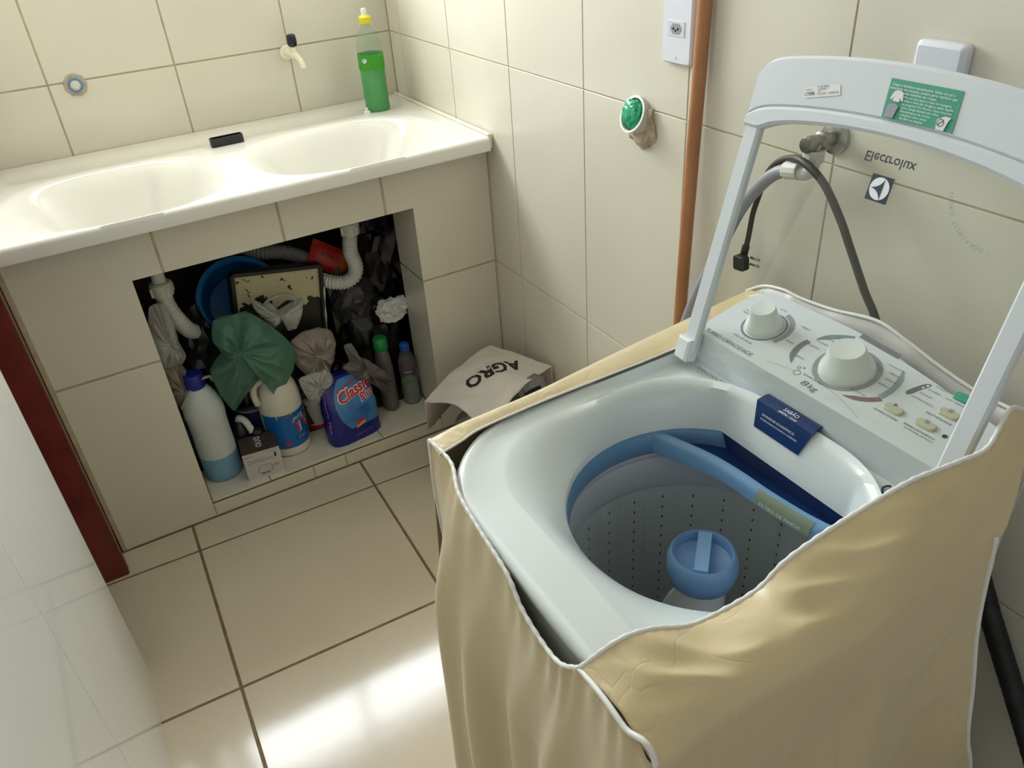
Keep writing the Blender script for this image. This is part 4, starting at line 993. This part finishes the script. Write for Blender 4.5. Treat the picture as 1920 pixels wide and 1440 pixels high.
# washing powder pouch
pw_ = thing('washing_powder', 'dark blue washing powder pack with red Classic Plus lettering', 'detergent pack', (-.505, -.515, N))
M['pack'] = mat('pack_blue', (26, 36, 130), 0.22, bump=.2, bump_scale=22)
M['pack_face'] = mat('pack_sky', (84, 150, 206), 0.22, noise_amt=.6, noise_scale=7, dark=(24, 74, 170))
PO = Vector((-.505, -.512, N)); pe = Vector((.990, .140, 0)); pn = Vector((.140, -.990, 0))
def pk(u, v, s):   # u across -1..1, v height 0..1, s angle round the section
    hw = .084 * (1 - .10 * v + .04 * math.sin(v * PI)); hd = .042 * (1 - .72 * smooth01((v - .45) / .55)) * (1 + .12 * math.sin(v * PI))
    c, sn = math.cos(s), math.sin(s); e = .42
    x = hw * math.copysign(abs(c) ** e, c); y = hd * math.copysign(abs(sn) ** (e + .35), sn)
    return PO + pe * (x + .012 * v) + pn * (y - .03 * v + .012) + Vector((0, 0, .205 * v - .012 * v * math.cos(s) * .8)) + Vector((noise.noise(Vector((x * 40, v * 9, y * 30))), noise.noise(Vector((x * 40, v * 9, 7))), 0)) * .0022
V = [pk(0, j / 24, 2 * PI * i / 64) for j in range(25) for i in range(64)]
pk_o = mesh('pack', V, quads(64, 25, True) + [tuple(reversed(range(64))), tuple(range(24 * 64, 25 * 64))], 'pack', pw_, True, 60)
def pface(x, z, lift=.0012):      # point on the front of the pack
    v = z / .205; hw = .084 * (1 - .10 * v + .04 * math.sin(v * PI)); c = max(-1, min(1, x / hw)); c = math.copysign(abs(c) ** (1 / .42), c)
    return pk(0, v, math.acos(c)) + pn * lift
V = []
for j in range(17):
    for i in range(21):
        u = i / 20; z = lerp(.048, .196, j / 16); xl = -.022 - .034 * math.sin(j / 16 * PI) ** .8
        V.append(pface(lerp(xl, .076, u), z, .0010))
pf_ = mesh('pack_front', V, quads(21, 17), 'pack_face', pk_o, True)
pt = lambda x0, z0, s=.22, lift=.0022: (lambda x, y: pface(x0 + x, z0 + y + s * x, lift))
lettering('Tixan', pt(-.030, .163), 'ink_white', pk_o, width=.012); lettering('Lava Roupas', pt(-.038, .162), 'red', pk_o, width=.070, bold=.015)
lettering('Classic', pt(-.044, .128, .22, .0018), 'ink_white', pk_o, width=.122, bold=.07); lettering('Classic', pt(-.040, .129, .22, .0028), 'red', pk_o, width=.112, bold=.03)
lettering('Plus', pt(.024, .118, .22, .0020), 'ink_white', pk_o, width=.052, bold=.07); lettering('Plus', pt(.026, .119, .22, .0030), 'red', pk_o, width=.048, bold=.02)
for i in range(3): lettering(('limpeza', 'perfume', 'rendimento')[i], pt(.014, .098 - i * .010, .15), 'pack', pk_o, width=(.028, .030, .034)[i])
for i, m in enumerate(('yellow_print', mat('orange_print', (222, 110, 40), .4), 'red')): mesh('towel_print', [pface(-.006 + x, .044 + i * .006 + z, .0024) for x, z in ((0, 0), (.030, .008), (.030, .015), (0, .007))], [(0, 1, 2, 3)], m, pk_o)
lettering('Cuidado com as roupas', pt(-.014, .018, .10), mat('pink_print', (190, 120, 190), .5), pk_o, width=.060)
lettering('Classic Plus', lambda x, y: pk(0, .80 - x / .205, PI - .42 - y * 9) + Vector((-.0012, -.0016, 0)), mat('pink_print2', (206, 130, 200), .5), pk_o, width=.12, bold=.02)
# bottles at the right
gy = thing('grey_bottle', 'flat grey bottle with a bright green cap', 'bottle', (-.350, -.452, N))
M['greyb'] = film('grey_hdpe', (134, 130, 124), 0.92, .35)
lathe('bottle_body', [(.030, 0), (.036, .005), (.0365, .03), (.036, .14), (.033, .18), (.026, .208), (.020, .216)], 'greyb', gy, (-.350, -.452, N), n=32, sy=.72)
lathe('liquid', [(.030, .003), (.034, .008), (.034, .085), (.001, .086)], mat('dark_liquid', (86, 82, 76), .4), gy, (-.350, -.452, N), n=28, sy=.70)
lathe('cap', [(.0215, .214), (.0225, .217), (.0220, .250), (.019, .255), (.001, .256)], mat('green_cap', (36, 146, 78), .35), gy, (-.350, -.452, N), n=24)
wb = thing('water_bottle', 'small clear ribbed water bottle with a blue cap', 'bottle', (-.278, -.462, N))
lathe('bottle_body', [(.026, 0), (.0295, .005)] + [(.0295 - .0022 * (k % 2), .014 + k * .0085) for k in range(13)] + [(.0285, .135), (.0270, .155), (.020, .178), (.013, .188), (.012, .198)], 'clear', wb, (-.278, -.462, N), n=32)
lathe('water', [(.024, .003), (.0265, .006), (.0265, .080), (.001, .0805)], mat('water', (206, 212, 206), .06, trans=.75), wb, (-.278, -.462, N), n=28)
lathe('cap', [(.0150, .192), (.0155, .194), (.0150, .212), (.012, .215), (.001, .2155)], mat('cap_blue', (34, 90, 190), .35), wb, (-.278, -.462, N), n=22)
wlb = lathe('label', [(.0290, .118), (.0292, .120), (.0288, .150), (.0282, .152)], film('violet_label', (150, 130, 150), .6), wb, (-.278, -.462, N), n=30, caps=False)
lettering('ÁGUA', cyl(-.278, -.462, N + .122, .0298, math.atan2(-2.06, -.71) - .35), 'ink_white', wlb, width=.022)
# small things behind the front row
cp = thing('paint_cup', 'white plastic tub with a red base ring behind the bleach jug', 'tub', (-.578, -.400, N))
lathe('tub', [(.034, .010), (.036, .014), (.042, .11), (.044, .112)], 'pvc', cp, (-.578, -.400, N), n=30)
lathe('base_ring', [(.037, 0), (.039, .002), (.039, .010), (.034, .012)], 'red', cp, (-.578, -.400, N), n=30)
cn = thing('polish_can', 'round dark can with a blue label standing behind the carton', 'can', (-.755, -.395, N))
lathe('can_body', [(.060, 0), (.062, .004), (.062, .15)], mat('can_blue', (26, 34, 74), .3, noise_amt=.4, noise_scale=60), cn, (-.755, -.395, N), n=36)
lathe('rim', [(.0625, .148), (.064, .150), (.064, .154), (.060, .156)], 'alu', cn, (-.755, -.395, N), n=36)
lathe('lid', [(.060, .153), (.060, .162), (.057, .165), (.001, .165)], mat('can_lid', (14, 44, 42), .3), cn, (-.755, -.395, N), n=36)
sp = thing('spray_bottle', 'black spray bottle with a white trigger head behind the carton', 'spray bottle', (-.812, -.440, N))
lathe('bottle_body', [(.030, 0), (.032, .004), (.032, .09), (.02, .12), (.013, .13)], 'black_pl', sp, (-.812, -.440, N), n=28)
tube('trigger_head', [(-.812, -.440, N + .125), (-.808, -.448, N + .140), (-.796, -.462, N + .132), (-.789, -.472, N + .112), (-.786, -.478, N + .098)], .0105, 'white_pl', sp, n=14)
lathe('nozzle', [(.013, 0), (.016, .004), (.016, .022), (.012, .026)], 'black_pl', sp, (-.784, -.480, N + .098), (.9, -.4, -.2), n=14, smooth=False)
# blue bucket lying with its mouth to the front
bk = thing('plastic_bucket', 'round blue plastic bucket tipped on its side at the back of the recess', 'bucket', (-.70, -.25, .35))
M['bucket'] = mat('bucket_blue', (20, 118, 188), 0.35)
bax = Vector((-.05, -.86, .50)).normalized()
lathe('bucket_wall', [(.001, -.150), (.085, -.150), (.090, -.145), (.112, 0), (.108, .0), (.086, -.140), (.001, -.142)], 'bucket', bk, (-.692, -.320, .490), bax, n=48, caps=False)
lathe('rim', [(.111, -.010), (.123, -.010), (.126, -.004), (.124, .004), (.112, .006), (.108, .0)], 'bucket', bk, (-.692, -.320, .490), bax, n=48, caps=False)
# paint tray: black with dried cream paint
M['tray'] = D.materials.new('paint_tray'); m = M['tray']; m.use_nodes = True; nt = m.node_tree; b_ = nt.nodes['Principled BSDF']; b_.inputs['Roughness'].default_value = .35
tc = nt.nodes.new('ShaderNodeTexCoord'); sep = nt.nodes.new('ShaderNodeSeparateXYZ'); nt.links.new(tc.outputs['Object'], sep.inputs[0])
nz = nt.nodes.new('ShaderNodeTexNoise'); nz.inputs['Scale'].default_value = 16; nz.inputs['Detail'].default_value = 6; nt.links.new(tc.outputs['Object'], nz.inputs['Vector'])
n9 = nt.nodes.new('ShaderNodeTexNoise'); n9.inputs['Scale'].default_value = 70; n9.inputs['Detail'].default_value = 3; nt.links.new(tc.outputs['Object'], n9.inputs['Vector'])
def mth(op, a, b2):
    n = nt.nodes.new('ShaderNodeMath'); n.operation = op
    for i, v in enumerate((a, b2)):
        if isinstance(v, (int, float)): n.inputs[i].default_value = v
        else: nt.links.new(v, n.inputs[i])
    return n.outputs[0]
hgt = mth('MULTIPLY', mth('SUBTRACT', sep.outputs['Z'], .478), 12.0)
sc_ = mth('ADD', mth('ADD', hgt, mth('MULTIPLY', mth('SUBTRACT', nz.outputs['Fac'], .5), 2.2)), mth('MULTIPLY', mth('ADD', sep.outputs['X'], .58), 3.0))
on = mth('MULTIPLY', mth('GREATER_THAN', sc_, 0.0), mth('LESS_THAN', n9.outputs['Fac'], .66))
mix = nt.nodes.new('ShaderNodeMix'); mix.data_type = 'RGBA'; mix.inputs['A'].default_value = srgb(24, 23, 30); mix.inputs['B'].default_value = srgb(206, 198, 160)
nt.links.new(on, mix.inputs['Factor']); nt.links.new(mix.outputs['Result'], b_.inputs['Base Color'])
tr_ = thing('paint_tray', 'black paint tray smeared with dried cream paint standing upright in the recess', 'paint tray', (-.59, -.40, N))
te = Vector((.985, .02, -.17)).normalized(); tv = (Vector((.13, .12, .98)) - te * Vector((.13, .12, .98)).dot(te)).normalized(); tn = te.cross(tv).normalized(); TO = Vector((-.586, -.372, .570)) - tv * .50
def tp3(x, y, w): return TO + te * x + tv * y + tn * w
def traypart(name, pts, w0, w1, m, b=.002): return prism(name, pts, tp3(0, 0, w0), te, tv, w1 - w0, m, tr_, b)
Wd, Ht = .126, .500
traypart('pan', [(-Wd, 0), (Wd, 0), (Wd, Ht), (-Wd, Ht)], -.012, 0.0, 'tray')
for x0, x1, y0, y1 in ((-Wd - .006, -Wd + .006, 0, Ht), (Wd - .006, Wd + .006, 0, Ht), (-Wd, Wd, Ht - .006, Ht + .006)):
    traypart('rim', [(x0, y0), (x1, y0), (x1, y1), (x0, y1)], -.03, .012, 'black_pl')
for k in range(5):
    traypart('rib', [(-Wd + .02, .06 + k * .05), (Wd - .02, .06 + k * .05), (Wd - .02, .068 + k * .05), (-Wd + .02, .068 + k * .05)], 0, .004, 'black_pl')
drip = tube('paint_drip', [tp3(Wd + .004, .44, .014), tp3(Wd + .003, .34, .0145), tp3(Wd + .005, .24, .014), tp3(Wd + .004, .14, .013)], lambda s: .0022 + .0012 * math.sin(s * 90), mat('dried_paint', (206, 200, 184), .4), tr_, n=8)
# bags
M['film_green'] = film('thin_green_bag', (118, 166, 148), .66, .18, (180, 212, 198))
M['film_white'] = film('thin_white_bag', (222, 222, 218), .82, .25)
M['film_beige'] = film('thin_beige_bag', (196, 184, 172), .85, .28)
M['film_grey'] = film('thin_grey_bag', (150, 142, 142), .82, .25)
M['film_black'] = mat('black_bag', (16, 15, 20), .28)
M['film_plum'] = mat('plum_bag', (30, 18, 26), .42, noise_amt=.4, noise_scale=25)
def bag(label, cat='plastic bag', **k):
    o = (drape if 'outline' in k else crumple)('plastic_bag', **k); return tag(o, label, cat)
bag('sheer green plastic bag draped over the middle of the stored things', outline=[(-.802, .534), (-.759, .536), (-.714, .532), (-.67, .485), (-.626, .414), (-.617, .363), (-.642, .309), (-.698, .254), (-.715, .316), (-.743, .319), (-.817, .254), (-.842, .318), (-.847, .395), (-.805, .426), (-.819, .478)],
    yc=-.500, bulge=.045, m='film_green', seed=3.4, folds=4.5, fold=.55, center=(-.765, .440), wrinkle=.6)
kb_ = bag('knotted white carrier bag hanging over the paint tray', outline=[(-.69, .546), (-.663, .513), (-.642, .518), (-.616, .481), (-.583, .492), (-.549, .502), (-.563, .455), (-.586, .42), (-.611, .419), (-.622, .461), (-.646, .44), (-.664, .471), (-.683, .503)],
    yc=-.452, bulge=.022, m='film_white', seed=21, folds=9, fold=.6)
tube('handle_loop', [(-.672, -.446, .500), (-.640, -.440, .520), (-.600, -.438, .524), (-.568, -.446, .508), (-.585, -.460, .478), (-.612, -.466, .462)], .006, 'film_white', kb_, n=8, flat=.5)
bag('crumpled beige plastic bag beside the bleach jug', outline=[(-.611, .387), (-.572, .404), (-.525, .402), (-.493, .382), (-.488, .339), (-.506, .281), (-.537, .245), (-.581, .248), (-.611, .301), (-.62, .344)], yc=-.462, bulge=.040, m='film_beige', seed=5, folds=8, fold=.5)
bag('folded white plastic bag just above the red based tub', outline=[(-.624, .281), (-.583, .287), (-.539, .286), (-.524, .243), (-.56, .213), (-.597, .179), (-.617, .226)], yc=-.500, bulge=.022, m='film_white', seed=8, folds=8, fold=.6)
bag('white plastic bag hanging at the left edge below the drain pipe', outline=[(-.939, .596), (-.905, .597), (-.893, .549), (-.897, .486), (-.89, .437), (-.903, .418), (-.941, .415), (-.96, .434), (-.965, .506)], yc=-.452, bulge=.035, m='film_white', seed=13, folds=6, fold=.5)
lb = bag('wrinkled beige white bag just above the dark blue bottle cap', outline=[(-.955, .421), (-.915, .422), (-.898, .379), (-.885, .325), (-.900, .277), (-.945, .272), (-.960, .334)], yc=-.445, bulge=.036, m='film_beige', seed=17, folds=7, fold=.5)
tube('handle_loop', [(-.945, -.48, .30), (-.915, -.49, .345), (-.880, -.49, .372), (-.852, -.48, .368), (-.845, -.475, .350)], .010, 'film_white', lb, n=10, flat=.4)
bag('green and blue sack squeezed behind the frosted bottle', cat='sack', c=(-.948, -.395, .170), rad=(.050, .045, .110), m=mat('sack_green', (28, 84, 70), .5, noise_amt=1.0, noise_scale=9, dark=(24, 50, 110)), seed=19, amp=.2, sub=4, zmin=N + .001)
bag('knotted smoky grey plastic bag leaning on the grey bottle', outline=[(-.478, .348), (-.453, .348), (-.442, .302), (-.415, .279), (-.394, .253), (-.36, .211), (-.35, .164), (-.381, .15), (-.413, .189), (-.443, .219), (-.479, .256), (-.494, .28), (-.471, .294)], yc=-.512, bulge=.020, m='film_grey', seed=23, folds=8, fold=.7)
bag('black plastic bag behind the green bag at the left', c=(-.850, -.330, .300), rad=(.085, .08, .200), m='film_black', seed=29, amp=.3, freq=2.2, sub=4, zmin=N + .001)
bag('black plastic bag behind the green capped bottle', c=(-.345, -.360, .220), rad=(.105, .050, .160), m='film_black', seed=31, amp=.3, freq=2.2, sub=4, zmin=N + .001)
bag('dark grey plastic bag above the green capped bottle', c=(-.375, -.340, .400), rad=(.070, .06, .085), m=mat('smoke_bag', (58, 56, 62), .35), seed=37, amp=.35, freq=2.0, sub=4)
bag('large plum coloured bag in the upper right of the recess', c=(-.255, -.290, .500), rad=(.095, .09, .150), m='film_plum', seed=41, amp=.35, freq=3.0, sub=4)
bag('black plastic bag crumpled around the foot of the paint tray', c=(-.475, -.445, .200), rad=(.045, .040, .055), m='film_black', seed=43, amp=.4, freq=2.4, sub=4)
bag('crumpled white paper wad lying on the black bag at the right', cat='paper wad', c=(-.285, -.430, .372), rad=(.045, .028, .034), m='paper', seed=47, amp=.55, freq=2.6, sub=4, fine=.1)
# green can marked 5L, red packet
gc = thing('oil_can', 'dull green square can marked 5L half hidden behind the paint tray', 'can', (-.415, -.33, N))
M['oilg'] = mat('oil_green', (92, 108, 82), .45)
GO = Vector((-.446, -.338, N)); ge = Vector((.96, -.28, 0)); gd_ = Vector((.28, .96, 0))
def gp3(x, y, z): return GO + ge * x + gd_ * y + Vector((0, 0, z))
V = [gp3(x, y, z) for z in (0, .40, .425) for x, y in (((0, 0), (.075, 0), (.075, .07), (0, .07)) if z < .42 else ((.01, .01), (.065, .01), (.065, .06), (.01, .06)))]
cbd = mesh('can_body', V, [(3, 2, 1, 0)] + [(j * 4 + i, j * 4 + (i + 1) % 4, j * 4 + 4 + (i + 1) % 4, j * 4 + 4 + i) for j in range(2) for i in range(4)] + [(8, 9, 10, 11)], 'oilg', gc)
dsc = mesh('badge', [gp3(.042 + x, -.0008, .345 + y) for x, y in circ(0, 0, .020, n=20)], [tuple(range(20))], 'ink_black', cbd)
lettering('5L', lambda x, y: gp3(.028 + x, -.0016, .335 + y), 'ink_white', dsc, width=.026)
lathe('spout', [(.012, 0), (.012, .03), (.008, .032)], 'oilg', gc, gp3(.038, .035, .423), n=16)
rpk = thing('red_packet', 'red and orange food packet wedged beside the curved drain pipe', 'packet', (-.42, -.30, .45))
V = []
RO = Vector((-.412, -.300, .530)); re_ = Vector((.80, -.20, -.56)).normalized(); rv = Vector((.50, .25, .75)).normalized(); rn = re_.cross(rv).normalized()
for s_ in (1, -1):
    for j in range(9):
        for i in range(11):
            x, y = i / 5 - 1, j / 4 - 1
            V.append(RO + re_ * (x * .062) + rv * (y * .040) + rn * (s_ * .016 * (1 - x ** 4) * (1 - y ** 4)))
f1 = quads(11, 9)
mesh('wrapper', V, f1 + [tuple(reversed([i + 99 for i in q_])) for q_ in f1], mat('packet_red', (196, 40, 34), .35, noise_amt=1.0, noise_scale=14, dark=(206, 120, 40)), rpk, True)
lettering('AMACI', lambda x, y: RO + re_ * (-.03 + x) + rv * (.0 + y) - rn * 0 + (rn if rn.y < 0 else -rn) * .0175, 'ink_black', rpk, width=.055)
# drain pipes under the sink
def pipe(label, pts, nut, m='pvc'):
    t = thing('drain_pipe', label, 'pipe', pts[-1])
    tube('corrugated_pipe', pts, lambda s: .0205 + .0020 * math.sin(s * 720), m, t, n=20, ds=.0016)
    if nut:
        lathe('tailpiece', [(.017, 0), (.017, .10)], 'pvc', t, (nut[0], nut[1], nut[2]), n=24)
        lathe('union_nut', [(.022, -.022), (.027, -.020), (.027, -.004), (.0285, -.002), (.0285, .012), (.024, .016)], 'pvc', t, nut, n=24)
        for a in (0, 90, 180, 270):
            c, s_ = math.cos(math.radians(a + 20)), math.sin(math.radians(a + 20))
            box('lug', nut[0] + c * .029 - .003, nut[0] + c * .029 + .003, nut[1] + s_ * .029 - .003, nut[1] + s_ * .029 + .003, nut[2] - .018, nut[2] + .006, 'pvc', t)
    return t
pipe('white corrugated drain pipe bending under the right basin', [(-.362, -.40, .640), (-.370, -.40, .600), (-.372, -.40, .570), (-.364, -.398, .532), (-.372, -.395, .500), (-.400, -.39, .484), (-.432, -.38, .488), (-.462, -.35, .495), (-.49, -.30, .50)], (-.362, -.40, .652))
pipe('white corrugated drain pipe dropping from the left basin', [(-.893, -.42, .610), (-.894, -.42, .585), (-.888, -.415, .552), (-.876, -.405, .515), (-.862, -.39, .480), (-.845, -.36, .45)], (-.893, -.42, .628))
pipe('dusty grey corrugated pipe running along the back of the recess', [(-.66, -.10, .60), (-.64, -.20, .600), (-.60, -.26, .590), (-.535, -.27, .575), (-.485, -.27, .545), (-.44, -.26, .51), (-.41, -.22, .48)], None, 'pvc_grey')
